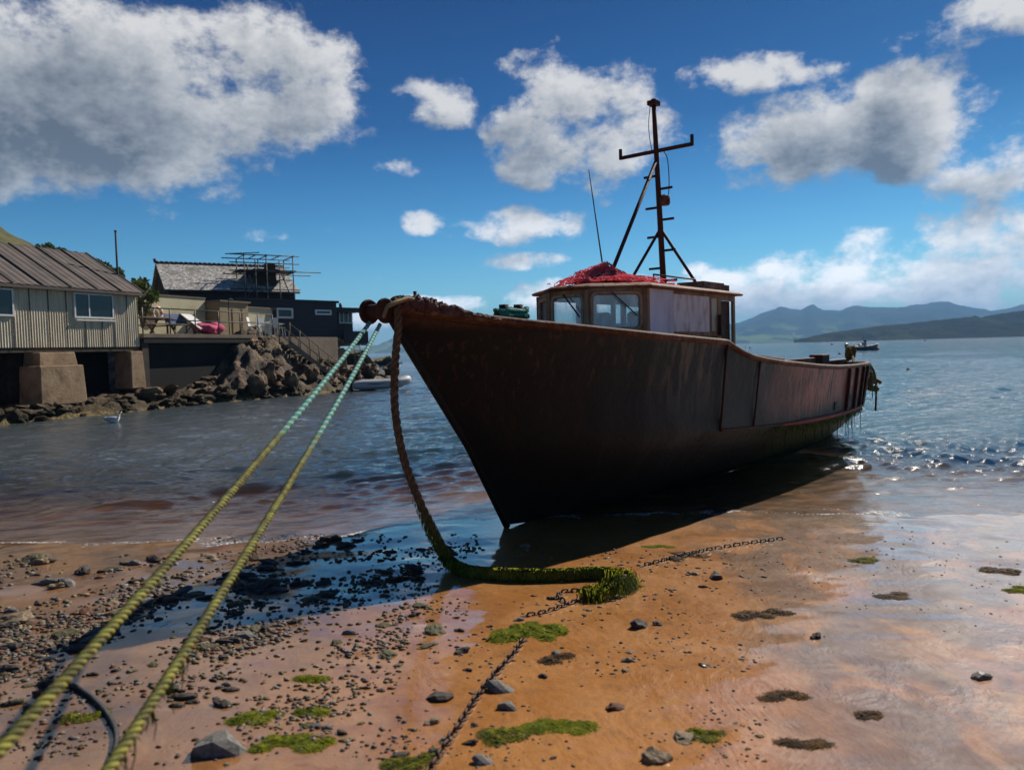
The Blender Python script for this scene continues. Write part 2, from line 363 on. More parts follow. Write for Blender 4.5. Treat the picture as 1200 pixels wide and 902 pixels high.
def build_sky():
    g = G(W.node_tree); bg = next(n for n in g.N if n.type == 'BACKGROUND')
    sky = g.n('ShaderNodeTexSky', sky_type='NISHITA', sun_disc=False, sun_elevation=R_(SUN_EL), sun_rotation=R_(SUN_AZ))
    sky.air_density = 1.0; sky.dust_density = .3; sky.ozone_density = 2.5
    d = g.N.new('ShaderNodeTexCoord').outputs['Generated']; x, y, z = g.xyz(d)
    az = g.m('ARCTAN2', x, y); el = g.m('ARCSINE', z)
    p = g.comb(az, g.m('MULTIPLY', el, 1.35), 0.0)
    warp = g.noise(p, 5.5, 6, .55, .0)
    n1 = g.noise(p, 5.0, 12, .6, .0); n2 = g.noise(g.vm('ADD', p, (.014, .024, 0)), 5.0, 9, .58, .0); n0 = g.noise(p, 5.0, 9, .58, .0); nl = g.noise(p, 5.0, 3, .5, .0)
    fine = g.noise(p, 13, 9, .64)
    B = [(190,95,200,80,1.1),(70,140,170,85,1.2),(330,135,100,65,1),(110,178,140,30,.5),(510,118,62,38,.9),(468,195,44,18,.55),
         (665,130,100,70,1.0),(745,175,85,55,.95),(640,190,75,34,.85),(600,265,85,26,.85),(495,262,42,18,.5),(605,306,75,14,.7),
         (945,165,115,52,1.05),(1080,140,75,62,1.1),(1165,190,80,44,.95),(1160,20,110,30,.8),(880,90,125,30,.45),
         (1130,322,170,58,1.0),(980,328,140,44,.95),(860,340,95,34,.9),(680,348,120,26,.95),(540,356,90,14,.8),(430,372,70,18,.5),(315,276,42,16,.2),(382,268,38,14,.15),
         (1350,300,200,80,1.1),(-100,160,160,70,1.1)]
    def field(eo, ao):
        acc = None
        for cx, cy, rx, ry, w in B:
            v = ray(cx, cy).normalized(); a = math.atan2(v.x, v.y)-ao; e = math.asin(v.z)-eo
            qa = g.m('MULTIPLY', g.m('SUBTRACT', az, a), 900/rx/1.0); qe = g.m('MULTIPLY', g.m('SUBTRACT', el, e), 900/ry/1.0)
            q = g.m('ADD', g.m('MULTIPLY', qa, qa), g.m('MULTIPLY', qe, qe))
            f = g.m('MAXIMUM', g.m('SUBTRACT', w, q), -1.0)
            acc = f if acc is None else g.m('SMOOTH_MAX', acc, f, .25)
        return acc
    F = field(0, 0); F2 = field(.034, .020)
    # scattered clouds outside the picture
    out = g.m('MAXIMUM', g.ss(el, .53, .68), g.ss(g.m('ABSOLUTE', az), .75, .95))
    far = g.m('MULTIPLY_ADD', g.ss(g.noise(p, 2.2, 3), .48, .72), 1.0, 0.0)
    far = g.m('MULTIPLY_ADD', out, far, -1.0)
    F = g.m('SMOOTH_MAX', F, far, .1); F2 = g.m('SMOOTH_MAX', F2, far, .1)
    F = g.m('MULTIPLY_ADD', g.m('MINIMUM', F, 0.0), .25, F); F2 = g.m('MULTIPLY_ADD', g.m('MINIMUM', F2, 0.0), .25, F2)
    def body(F_, n_): return g.m('ADD', g.m('MULTIPLY', F_, .95), g.m('MULTIPLY', g.m('SUBTRACT', n_, .5), 5.0))
    base = g.m('ADD', body(F, n1), g.m('MULTIPLY', g.m('SUBTRACT', fine, .5), 2.7))
    dens = g.ss(base, -.05, .75)
    d1 = g.m('SUBTRACT', body(F, n0), body(F2, n2))
    thick = g.ss(g.m('ADD', body(F, nl), g.m('MULTIPLY', g.m('SUBTRACT', g.m('ABSOLUTE', g.m('SUBTRACT', warp, .5)), .08), -3.0)), .35, 1.8)
    lit = g.m('ADD', g.m('MULTIPLY_ADD', d1, .46, .66), g.m('MULTIPLY', g.m('SUBTRACT', n1, nl), 1.2))
    lit = g.m('SUBTRACT', lit, g.m('MULTIPLY', thick, .47), clamp=True)
    cc = g.ramp(lit, [(.08, CLOUD_DARK), (.42, CLOUD_MID), (.95, CLOUD_HI)])
    cc = g.vm('MULTIPLY', cc, g.ramp(el, [(0, 2.7), (.07, 2.1), (.16, 1.25), (.25, 1.0)]))
    # deepen the blue of the clear sky
    hs = g.n('ShaderNodeHueSaturation', {'Saturation': 1.35, 'Value': 1.0, 'Color': sky.outputs[0]})
    tint = g.vm('MULTIPLY', hs.outputs[0], g.ramp(g.m('MULTIPLY', el, 1.6), [(0, (.46,.78,.90)), (.2, (.24,.52,.64)), (.45, (.065,.215,.34)), (.75, (.026,.11,.22))]))
    col = g.mix(g.m('MULTIPLY', dens, .96), tint, cc)
    # below the horizon: plain
    g.set(bg.inputs['Color'], col); bg.inputs['Strength'].default_value = SKY_STR
SKY_STR = .11
CLOUD_DARK, CLOUD_MID, CLOUD_HI = (.9,1.05,1.25), (2.5,2.65,2.85), (5.6,5.5,5.4)
build_sky()
S.view_settings.view_transform = 'Standard'; S.view_settings.look = 'None'; S.view_settings.gamma = 1; S.view_settings.exposure = .34
S.render.engine = 'CYCLES'; S.cycles.max_bounces = 8; S.cycles.transparent_max_bounces = 16; S.cycles.caustics_reflective = False; S.cycles.caustics_refractive = False; S.cycles.sample_clamp_indirect = 4; S.cycles.sample_clamp_direct = 12.0; S.cycles.use_denoising = True
S.cycles.volume_bounces = 0
# ------------------------------------------------------------------ beach
SHED_O = Vector((-14.35, 29.0, 0)); SHED_A = math.atan2(.939, .345)   # quay frame: x along the quay (away), y inland, -y over the water
QX = Vector((math.cos(SHED_A), math.sin(SHED_A), 0)); QY = Vector((-QX.y, QX.x, 0))
SHORE_Y = 7.75
def sand_h(x, y):
    x = np.asarray(x, float); y = np.asarray(y, float)
    s = SHORE_Y + .22*np.sin(x*.45+1.0) - y - .22*np.exp(-((x+2.6)/1.6)**2)
    h = np.where(s > 0, .05*s+.004*np.maximum(s-4, 0)**1.5, np.interp(x, [-2.5,.5,5,9], [.075,.047,.047,.08])*s)
    near = np.exp(-(np.maximum(np.hypot(x, y-5)-6, 0)/8)**2)
    h = h+near*(.022*fbm(x*.55+3, y*.8+9, 3)+.008*fbm(x*2.3, y*3.1, 3))
    return np.clip(h, -2.2, 1.6)
def ground(px, py):
    d = ray(px, py); t = 2.0
    for _ in range(60):
        p = CP+d*t; h = float(sand_h(p.x, p.y)); e = p.z-h
        t += e/abs(d.z)*.7
    return CP+d*t
def gz(x, y): return float(sand_h(x, y))
def ang_cols(step, half, coarse):
    a = list(np.arange(-half, half, step)); b = list(np.arange(half, 2*math.pi-half, coarse)); return np.array(a+b)
def sand_mat():
    m, g, b = newmat('wet_sand'); P = g.geo(); x, y, z = g.xyz(P)
    n1 = g.noise(P, .9, 6, .6); n2 = g.noise(P, 9, 6, .65); n3 = g.noise(P, 120, 3, .6)
    rills = g.noise(g.scale(P, (1.0, .55, 1)), 3.2, 6, .6, 1.6)
    col = g.mix(n1, (.46,.185,.036), (.36,.14,.03)); col = g.mix(g.ss(n2, .5, .75), col, (.26,.11,.03)); col = g.mix(g.ss(n3, .62, .75), col, (.14,.08,.045))
    # stony, browner sand to the left
    lf = g.ss(g.m('ADD', x, g.m('MULTIPLY', n1, 2.0)), 1.2, -1.0)
    col = g.mix(g.m('MULTIPLY', lf, .9), col, (.125,.08,.052))
    # soaked sand is darker at the water line and below
    wet = g.ss(z, .05, -.06); col = g.mix(g.m('MULTIPLY', wet, .35), col, (.20,.095,.035))
    col = g.mix(g.ss(z, -.35, -1.0), col, (.05,.06,.05))
    sheet = g.m('MULTIPLY', g.ss(g.m('ADD', g.m('MULTIPLY_ADD', y, -.12, x), g.m('MULTIPLY', g.noise(P, 1.3, 6, .62, .6), 1.7)), 1.45, 2.0), g.ss(g.noise(g.scale(P, (1, .6, 1)), 2.1, 5, .6, .9), .36, .52))
    col = g.mix(g.m('MULTIPLY', g.ss(g.noise(P, 1.7, 5, .6, .5), .42, .62), .28), col, (.55,.27,.085))
    col = g.mix(g.m('MULTIPLY', sheet, .82), col, (.12,.07,.036)); col = g.mix(g.ss(g.noise(P, 60, 4, .7), .62, .70), col, (.07,.045,.03)); col = g.mix(g.m('MULTIPLY', g.ss(g.noise(g.scale(P, (1, .6, 1)), 26, 6, .7), .42, .62), .35), col, (.25,.10,.03))
    g.set(b.inputs['Base Color'], col)
    dry = g.ss(g.noise(P, 1.7, 5, .6, .5), .42, .62)
    g.set(b.inputs['Roughness'], g.m('MULTIPLY_ADD', dry, .2, .42)); b.inputs['IOR'].default_value = 1.33; b.inputs['Specular IOR Level'].default_value = .25
    b.inputs['Coat Weight'].default_value = 1.0; b.inputs['Coat IOR'].default_value = 1.58
    g.set(b.inputs['Coat Roughness'], g.m('ADD', g.m('MULTIPLY', g.m('MULTIPLY', dry, .08), g.m('MULTIPLY_ADD', sheet, -.8, 1)), .02))
    h = g.m('ADD', g.m('MULTIPLY', rills, .8), g.m('MULTIPLY', n2, .35)); n4 = g.noise(g.scale(P, (1, .7, 1)), 30, 6, .68); h = g.m('ADD', h, g.m('MULTIPLY', n4, .22)); h = g.m('ADD', h, g.m('MULTIPLY', n3, .03))
    g.set(b.inputs['Normal'], g.bump(h, .5, .035))
    g.set(b.inputs['Coat Normal'], g.bump(g.m('ADD', g.m('MULTIPLY', rills, 1.0), g.m('MULTIPLY', n2, .10)), .15, .018))
    return m
def polar(a, r):
    rr, aa = np.meshgrid(r, a, indexing='ij'); return rr*np.sin(aa), rr*np.cos(aa)
def build_sand():
    r = np.concatenate([[.05,.6,1.2], np.geomspace(1.8, 24, 330), np.geomspace(25, 9000, 40)])
    a = ang_cols(R_(.28), R_(56), R_(6)); X, Y = polar(a, r)
    tag(grid_mesh('sand', X, Y, sand_h(X, Y), sand_mat(), wrap=True), kind='structure')
build_sand()
# ------------------------------------------------------------------ sea
def sea_h(X, Y):
    D = -sand_h(X, Y); h = np.zeros_like(X); rs = np.random.RandomState(5)
    dist = np.hypot(X, Y)
    for k in range(34):
        lam = .22*1.085**k*(.9+.2*rs.rand()); th = R_(-28)+rs.randn()*.5; ph = rs.rand()*6.28
        kx, ky = math.sin(th)*2*math.pi/lam, math.cos(th)*2*math.pi/lam
        fade = np.clip(1.6-dist/(lam*60), 0, 1)
        s = np.sin(kx*X+ky*Y+ph+1.2*fbm(X*.3+k, Y*.3, 2))
        h += fade*.0175*lam**.85*math.exp(-lam/1.3)*(s+.35*(s*s-.5))
    gust = np.clip(.9+1.2*fbm(X*.12+5, Y*.12+3, 3), .25, 1.7)
    side = np.clip((X+1.0)/6, 0, 1)*.1+.85          # livelier out to the right, sheltered by the quay
    sh = np.clip((D-.01)/.2, .16, 1)
    h *= gust*side*sh*.85
    # wavelets running up the beach
    for y0, A, w in ((8.5,.02,.10),(9.3,.022,.12),(10.6,.012,.14)):
        c = y0+.35*np.sin(X*.5+y0)+.5*fbm(X*.7+y0*3, X*0+y0, 2); t = (Y-c)/w
        h += A*np.exp(-np.where(t < 0, t*t*3, t*t*.7))*np.clip(.7+1.5*fbm(X*.9+y0, Y*0+y0, 2), 0, 1.4)*np.interp(X, [-1, 3], [1, .5])
    return h
def crest(X, Y):
    f = np.zeros_like(X)
    for y0, w in ((8.5,.05),(9.3,.05)):
        c = y0+.35*np.sin(X*.5+y0)+.5*fbm(X*.7+y0*3, X*0+y0, 2); f = np.maximum(f, np.exp(-((Y-c+.03)/w)**2)*np.clip(.55+1.8*fbm(X*1.1+y0*7, Y*0+y0, 2), 0, 1))
    return f
def sea_mat():
    m, g, b = newmat('sea_water'); g.N.remove(b); out = next(n for n in g.N if n.type == 'OUTPUT_MATERIAL')
    P = g.geo(); x, y, z = g.xyz(P)
    dep = g.n('ShaderNodeAttribute', attribute_name='depth').outputs['Fac']
    nb = g.noise(g.scale(P, (.55, 1.35, 1)), 3.0, 6, .62, .3); nc = g.noise(g.scale(P, (.5, 1.3, 1)), 13, 4, .6); nf = g.noise(g.scale(P, (1,1,1)), .5, 6, .65)
    hgt = g.m('ADD', g.m('MULTIPLY', nb, 1.0), g.m('MULTIPLY', nc, .2)); hgt = g.m('ADD', hgt, g.m('MULTIPLY', nf, .8))
    st = g.m('MULTIPLY_ADD', g.ss(dep, .02, .5), .46, .24)
    bn = g.n('ShaderNodeBump', {'Strength': st, 'Distance': .07, 'Height': hgt})
    tr = g.n('ShaderNodeBsdfTransparent'); g.set(tr.inputs[0], g.mix(g.ss(dep, 0, .5), (.99,.97,.93), (.82,.72,.52)))
    deepc = g.mix(g.ss(g.m('ADD', x, g.m('MULTIPLY', y, -.05)), -6, 2), (.085,.105,.115), (.02,.115,.14))
    df = g.n('ShaderNodeBsdfDiffuse'); g.set(df.inputs[0], deepc); g.set(df.inputs['Normal'], bn.outputs[0])
    gl = g.n('ShaderNodeBsdfGlossy', {'Roughness': .06}); g.set(gl.inputs['Normal'], bn.outputs[0])
    lw = g.n('ShaderNodeLayerWeight', {'Blend': .5}); g.set(lw.inputs['Normal'], bn.outputs[0]); fres = g.m('MULTIPLY_ADD', g.m('POWER', lw.outputs['Facing'], 3.9), .97, .025)
    a = g.n('ShaderNodeMixShader', {0: g.ss(dep, .10, .62), 1: tr.outputs[0], 2: df.outputs[0]})
    c = g.n('ShaderNodeMixShader', {0: fres, 1: a.outputs[0], 2: gl.outputs[0]})
    # thin foam where the wavelets run out
    fo = g.n('ShaderNodeBsdfDiffuse', {'Color': (.8,.78,.74)})
    fn = g.noise(P, 34, 5, .7); fl = g.noise(g.scale(P, (.8,.3,1)), 1.1, 3)
    band = g.m('MULTIPLY', g.ss(dep, .0085, .002), g.ss(g.m('ADD', fn, g.m('MULTIPLY', fl, .9)), .94, 1.06))
    cr = g.n('ShaderNodeAttribute', attribute_name='crest').outputs['Fac']; fx = g.noise(g.scale(P, (.5,1,1)), 26, 5, .75)
    band = g.m('MAXIMUM', band, g.ss(g.m('ADD', g.m('MULTIPLY', cr, .42), fx), .93, 1.03))
    e = g.n('ShaderNodeMixShader', {0: g.m('MULTIPLY', band, .9), 1: c.outputs[0], 2: fo.outputs[0]})
    g.L.new(e.outputs[0], out.inputs[0]); return m
def build_sea():
    r = np.concatenate([np.geomspace(6.6, 210, 560), np.geomspace(214, 9000, 60)])
    a = ang_cols(R_(.14), R_(48), R_(4)); X, Y = polar(a, r); D = -sand_h(X, Y); Z = np.where(np.hypot(X, Y) < 250, sea_h(X, Y), 0)
    o = grid_mesh('sea', X, Y, Z, sea_mat(), {'depth': Z+D, 'crest': crest(X, Y)}, wrap=True)
    bm = bmesh.new(); bm.from_mesh(o.data); ly = bm.verts.layers.float['depth']
    dead = [f for f in bm.faces if all(v[ly] < -.03 for v in f.verts)]
    bmesh.ops.delete(bm, geom=dead, context='FACES'); bm.to_mesh(o.data); bm.free()
    tag(o, kind='structure')
build_sea()
# ------------------------------------------------------------------ far hills and the air before them
def hill_mat(name, a, b_, field, fs=.006, fa=.6, rock=(.10,.09,.085)):
    m, g, b = newmat(name); P = g.geo()
    n = g.noise(P, fs, 7, .65); v = g.n('ShaderNodeTexVoronoi', {'Vector': g.scale(P, (1, .35, 1)), 'Scale': fs*2.6}); r = g.xyz(v.outputs['Color'])
    z = g.xyz(P)[2]
    col = g.mix(n, a, b_); low = g.m('MULTIPLY', g.ss(r[0], fa, fa+.04), g.ss(z, 105, 40))
    col = g.mix(low, col, g.mix(r[1], field, [c*1.3 for c in field])); col = g.mix(g.m('MULTIPLY', g.ss(n, .52, .62), g.ss(z, 60, 140)), col, rock)
    g.set(b.inputs['Base Color'], col); b.inputs['Roughness'].default_value = 1
    b.inputs['Specular IOR Level'].default_value = 0
    return m
def ridge(name, prof, D0, D1, D2, mat, rough, seed, rows=46, cols=200):
    pxs = np.linspace(prof[0][0], prof[-1][0], cols); X = np.zeros((rows, cols)); Y = X.copy(); Z = X.copy()
    for j, px in enumerate(pxs):
        top = atY(px, interp(px, prof), D1)
        slope = ray(px, 400).x/ray(px, 400).y
        for i in range(rows):
            t = i/(rows-1)
            if t < .75: u = t/.75; D = lerp(D0, D1, u); z = top.z*(u**1.25)
            else: u = (t-.75)/.25; D = lerp(D1, D2, u); z = top.z*(1-u)
            X[i, j] = slope*D; Y[i, j] = D; Z[i, j] = z
    k = 9.0/(D2-D0)
    w = np.sin(np.clip(np.arange(rows)/(rows*.75), 0, 1)*math.pi)[:, None]
    Z = Z+w*rough*(fbm(X*k*1.5+seed, Y*k+seed, 5)); Z += .12*rough*fbm(X*k*7+seed, Y*k*5, 3)
    Z[0] = -4; Z[-1] = -4
    return tag(grid_mesh(name, X, Y, Z, mat), kind='structure')
prof = [(770,396),(820,386),(868,377),(885,370),(905,362),(915,358.5),(930,361),(940,362.5),(948,358),(953,356),(958,359),(964,362),(985,363),(993,359),(1002,356.5),(1015,358),(1030,359.5),(1060,359),(1075,356.5),(1090,354),(1103,352.5),(1112,352),(1122,356),(1140,360),(1160,363),(1180,361),(1200,356),(1240,352),(1300,350),(1360,360),(1420,385)]
ridge('mountains', prof, 2600, 4200, 5600, hill_mat('mountain_heather', (.045,.07,.055), (.08,.095,.075), (.12,.17,.075), fa=.66), 60, 3, cols=320)
ridge('far_hill', [(395,414),(425,409),(440,406),(455,399),(470,392),(500,380),(540,385),(600,400),(650,408)], 3300, 4300, 5300, hill_mat('far_hill_heather', (.07,.09,.06), (.11,.12,.08), (.16,.2,.08)), 40, 8, cols=90)
ridge('headland', [(930,400),(945,396),(965,391.5),(1000,386),(1040,381),(1080,377),(1110,373.5),(1135,371),(1142,369.5),(1150,371),(1180,366),(1210,361),(1260,355),(1330,352),(1420,375)], 1120, 1330, 1700, hill_mat('headland_turf', (.022,.024,.013), (.05,.05,.026), (.045,.05,.02), .02, .8, rock=(.03,.025,.02)), 14, 21, cols=260)
def haze():
    m, g, b = newmat('sea_air'); g.N.remove(b); out = next(n for n in g.N if n.type == 'OUTPUT_MATERIAL')
    v = g.n('ShaderNodeVolumePrincipled', {'Color': (.26,.56,1.0), 'Density': HAZE, 'Anisotropy': .1})
    g.L.new(v.outputs[0], out.inputs[1])
    o = MB().box(-9500, -9500, -3.6, 9500, 9500, 300).build('haze', m); tag(o, kind='stuff')
HAZE = 1.9e-4
haze()
# ------------------------------------------------------------------ the stranded fishing boat: local x runs aft, near side is -y
AX = Vector((.62, .785, 0)).normalized(); BO = Vector((-1.03, 6.42, 0)); BN = Vector((AX.y, -AX.x, 0))
BRZ = math.atan2(AX.y, AX.x)
def onb(px, py, b):
    d = ray(px, py); t = (b-(CP-BO).dot(BN))/d.dot(BN); P = CP+d*t-BO; return P.dot(AX), P.z
def onp(px, py, b): a, z = onb(px, py, b); return Vector((a, -b, z))
def bw(a, b, z): return BO+AX*a+BN*b+Vector((0, 0, z))
boat = thing('fishing_boat', 'large rusty dark-hulled fishing boat grounded on the sand with wheelhouse and mast', 'fishing boat', BO, BRZ)
SH = [(0,.03,2.16),(.25,.25,2.12),(.5,.42,2.08),(1,.7,2.015),(1.5,.9,1.97),(2,1.05,1.925),(2.5,1.17,1.885),(3,1.26,1.85),(3.5,1.32,1.82),(3.86,1.35,1.80),(3.9,1.352,1.785),(4.05,1.362,1.735),(4.2,1.37,1.69),(4.5,1.39,1.62),(5,1.40,1.565),(5.5,1.415,1.52),(6,1.43,1.485),(7,1.43,1.42),(8,1.40,1.375),(9,1.36,1.355),(10,1.3,1.35),(10.6,1.22,1.35),(11,1.12,1.345),(11.3,1.0,1.34),(11.5,.8,1.335),(11.6,.55,1.33),(11.62,0,1.33)]
CH = [(.97,.015,.88),(1.2,.26,.89),(1.5,.5,.9),(2,.82,.89),(2.5,1.02,.875),(3,1.14,.855),(3.9,1.26,.815),(5,1.31,.755),(6,1.34,.70),(7,1.345,.665),(8,1.33,.64),(9,1.29,.625),(10,1.2,.615),(10.6,1.1,.6),(11,1.0,.59),(11.3,.88,.58),(11.5,.7,.57),(11.58,.5,.565),(11.6,0,.56)]
KE = [(1.5,.005,.05),(2,.03,.0),(3,.05,-.05),(5,.06,-.12),(8,.06,-.22),(10,.06,-.28),(11.2,.05,-.2),(11.3,0,-.2)]
def curve(T, x): return (x, interp(x, [(p[0], p[1]) for p in T]), interp(x, [(p[0], p[2]) for p in T]))
def sheer(a): return curve(SH, a)
def chx(a): return max(.97+a*.56, min(a, 11.6))
def kex(a): return max(1.5+a*.5, min(a, 11.3))
def hull_rows(side, n=150):
    rows = []
    ts = np.unique(np.concatenate([np.linspace(0, 1, n), [3.86/11.62, 3.9/11.62], 1-np.linspace(0, .06, 14)]))
    for t in ts:
        s = Vector(curve(SH, t*11.62)); a_ = t*11.62; c = Vector(curve(CH, chx(a_))); k = Vector(curve(KE, kex(a_)))
        # the chine station follows the sheer station aft of the bow
        col = []
        for i in range(9):
            u = i/8; p = s.lerp(c, u); p.y -= .07*math.sin(u*math.pi)*(1-t)**2*min(1, s.y*2); col.append(p)
        for i in range(1, 7):
            u = i/6; p = c.lerp(k, u); p.y += .10*math.sin(u*math.pi)*min(1, c.y); p.z -= .05*math.sin(u*math.pi)*min(1, c.y*2); col.append(p)
        rows.append([(p.x, side*max(p.y, 0), p.z) for p in col])
    return rows
hb = MB()
for sd_ in (-1, 1):
    hb.loft(hull_rows(sd_), sm=True, closed=False, cap=False)
hull = hb.build('hull', M['hull'], boat)
es = hull.modifiers.new('edges', 'EDGE_SPLIT'); es.split_angle = R_(38)
# gunwale rails, rub strakes, seams
def side_path(fn, a0, a1, n, off=0, dz=0, s=-1):
    out = []
    for a in np.linspace(a0, a1, n):
        x, b, z = fn(a); out.append((x, s*(b+off), z+dz))
    return out
g_ = MB()
pts = side_path(sheer, 11.5, .02, 190, .0, .0, 1)[:-1] + [(0, 0, 2.165)] + side_path(sheer, .05, 11.5, 190, 0, 0, -1)
pts = side_path(sheer, 11.6, .03, 200, 0, .012, 1) + side_path(sheer, .03, 11.6, 200, 0, .012, -1)
g_.tube(pts, .034, 8, closed=True)
gun = g_.build('gunwale', M['rail'], boat)
for s in (-1, 1):
    st = MB()
    P_ = side_path(lambda a: curve(CH, a), 5.6, 11.58, 90, .012, .0, s); st.tube(P_, [.012+.02*min(1, i/14) for i in range(90)], 8); st.build('rub_strake', M['redstrake'], boat)
    st = MB(); st.tube(side_path(lambda a: curve(CH, a), 3.85, 5.7, 30, .004, 0, s), .016, 6); st.build('chine_seam', M['rustdark'], boat)
def on_side(a, u, off=0, s=-1):
    t = a/11.62; S_ = Vector(curve(SH, a)); c = Vector(curve(CH, chx(a))); p = S_.lerp(c, u); p.y += off; return Vector((p.x, s*p.y, p.z))
for s in (-1, 1):
    for a, r in ((3.86,.015),(4.75,.012)):
        MB().tube([on_side(a, u, .004, s) for u in np.linspace(.0, .99, 8)], r, 6).build('hull_rib', M['rustdark'], boat)
    for a in (8.75,9.35,9.9,10.4,10.8):
        MB().bar(on_side(a, .03, .02, s), on_side(a, .97, .02, s), .05, .05).build('fender_post', M['rustdark'], boat)
    # scuppers cut low in the bulwark
    for a, u in ((8.0,.72),(8.95,.62),(9.55,.8)):
        m_ = MB(); p = on_side(a, u, .0, s); q = on_side(a+.13, u, .0, s); p2 = on_side(a, u+.17, .0, s); q2 = on_side(a+.13, u+.17, .0, s)
        e = Vector((0, s*.012, 0)); i_ = Vector((0, -s*.02, 0)); m_.hexa([p+i_, q+i_, q2+i_, p2+i_], [p+e, q+e, q2+e, p2+e]); m_.build('scupper', M['netdark'], boat, bev=.006)
# decks and inner bulwark
dk = MB(); A_ = np.linspace(.12, 3.9, 40)
dk.loft([[(a, -sheer(a)[1]+.02, sheer(a)[2]-.05), (a, 0, sheer(a)[2]-.02), (a, sheer(a)[1]-.02, sheer(a)[2]-.05)] for a in A_], closed=False, cap=False, sm=True)
dk.build('foredeck', M['deck'], boat)
dk = MB(); A_ = np.linspace(3.9, 11.5, 50)
dk.loft([[(a, -sheer(a)[1]+.2, .98), (a, 0, 1.0), (a, sheer(a)[1]-.2, .98)] for a in A_], closed=False, cap=False)
dk.build('aft_deck', M['deck'], boat)
MB().loft([[(3.9, -1.2, .98), (3.9, -1.31, 1.76)], [(3.9, 1.2, .98), (3.9, 1.31, 1.76)]], closed=False, cap=False, sm=False).build('bulkhead', M['rustdark'], boat)
ib = MB()
for s in (-1, 1): ib.loft([[(a, s*(sheer(a)[1]-.05), sheer(a)[2]), (a, s*(sheer(a)[1]-.2), .97)] for a in np.linspace(3.92, 11.45, 60)], closed=False, cap=False)
ib.build('inner_bulwark', M['rustdark'], boat)
# bow roller, crusted bow plate, canvas chafing sleeve
br = MB()
for i, (y0, y1, r) in enumerate(((-.115,-.085,.105),(-.085,.085,.06),(.085,.115,.105))): br.tube([(-.10, y0, 2.14), (-.10, y1, 2.14)], r, 20)
br.build('bow_roller', M['rustdark'], boat, bev=.01)
cr = MB()
MB().tube([(-.005,0,2.17), (.25,0,1.83), (.97,0,.9), (1.52,0,.03)], [.04,.04,.035,.035], 10).build('stem_bar', M['hull'], boat)
for i in range(90):
    a = .06+.95*(i/89)**1.1; b = (sheer(a)[1])*(.98 if i % 2 else .8); h = .10*math.exp(-((a-.2)/.33)**2)+.025
    cr.blob((a+random.uniform(-.03,.03), -b*random.uniform(.85, 1.02), sheer(a)[2]+h*.45), (.06, .045+.03*random.random(), h*.6), 2, .4, 2.6, i, sm=False)
cr.build('bow_plate_crust', M['rustlump'], boat)
cv = MB(); cv.loft([[Vector((x, -.175+.05*math.cos(t)*0+y*.001, z)) + Vector((0, -.022*math.sin(t), .02*math.cos(t))) for t in np.linspace(0, 6.28, 9)[:-1]] for x, y, z in [(-.19,0,2.09),(-.15,0,2.17),(-.05,0,2.205),(.08,0,2.24),(.2,0,2.225),(.4,0,2.16)]], sm=True)
cv.build('chafing_sleeve', M['leather'], boat)
MB().tube([(.42, .06, 2.06), (.40, .06, 2.33)], .016, 8).build('bow_pin', M['rustdark'], boat)
# mooring bitts on the foredeck
bt = MB(); pz = 1.93
for px in (590.5, 607.5):
    a, z = onb(px, 362, -.1); zt_ = onb(px, 357, -.1)[1]; bt.tube([(a, .1, 1.9), (a, .1, zt_)], .05, 16)
a0, _ = onb(590.5, 362, -.1); a1, _ = onb(607.5, 362, -.1); bitA, bitB, bitZ = a0, a1, zt_
bt.tube([(a0-.15, .1, zt_-.12), (a1+.17, .1, zt_-.12)], .022, 10)
bt.build('mooring_bitts', M['rust'], boat)

# ------------------------------------------------ wheelhouse
CB, CT = 1.90, 2.42
P1 = (3.15, .72); P2 = (2.70, .25); AFT = 5.66
def pane_wall(p, q, z0, z1, hole, r=.05, th=.035, seg=5):
    """wall between plan points p,q (local) with one rounded window hole (fractions along, z); returns wall MB, hole loop"""
    p = Vector((p[0], p[1], 0)); q = Vector((q[0], q[1], 0)); w = (q-p).length; u = (q-p)/w; nrm = Vector((u.y, -u.x, 0))
    x0, x1, h0, h1 = hole; x0 *= w; x1 *= w; loop = []
    for cx, cz, a0 in ((x1-r, h1-r, 0), (x0+r, h1-r, 90), (x0+r, h0+r, 180), (x1-r, h0+r, 270)):
        for i in range(seg+1):
            a = R_(a0+90*i/seg); loop.append((cx+r*math.cos(a), cz+r*math.sin(a)))
    outer = []
    for k, (cx, cz) in enumerate(((w, z1), (0, z1), (0, z0), (w, z0))):
        for i in range(seg+1):
            lx, lz = loop[k*(seg+1)+i]; t = i/seg
            if i == 0: o = (cx, lz) if k % 2 == 0 else (lx, cz)
            elif i == seg: o = (lx, cz) if k % 2 == 0 else (cx, lz)
            else: o = (cx, cz)
            outer.append(o)
    n = len(loop); m_ = MB(); P3 = lambda x, z, d: p+u*x+nrm*d+Vector((0, 0, z))
    vs = [P3(*o, 0) for o in outer]+[P3(*l, 0) for l in loop]+[P3(*o, -th) for o in outer]+[P3(*l, -th) for l in loop]; fs = []
    for i in range(n):
        j = (i+1) % n
        fs += [(i, j, n+j, n+i), (2*n+i, 3*n+i, 3*n+j, 2*n+j), (n+i, n+j, 3*n+j, 3*n+i)]
    m_.add(vs, fs)
    fr = MB(); fr.tube([P3(*l, .006) for l in loop], .022, 6, closed=True)
    gl = MB(); gl.add([P3(*l, -th*.5) for l in loop], [list(range(n))])
    return m_, fr, gl
def window_wall(p, q, hole, r, wall='cabin_front', mt='cabin'):
    a, b, c = pane_wall(p, q, CB, CT+.02, hole, r)
    w = a.build(wall, M[mt], boat); f = b.build('window_frame', M['frame'], boat); c.build('pane', M['glass'], f); return w
y = lambda P: (P[0], -P[1])
n1, n2, f2, f1 = (P1[0], -P1[1]), (P2[0], -P2[1]), (P2[0], P2[1]), (P1[0], P1[1])
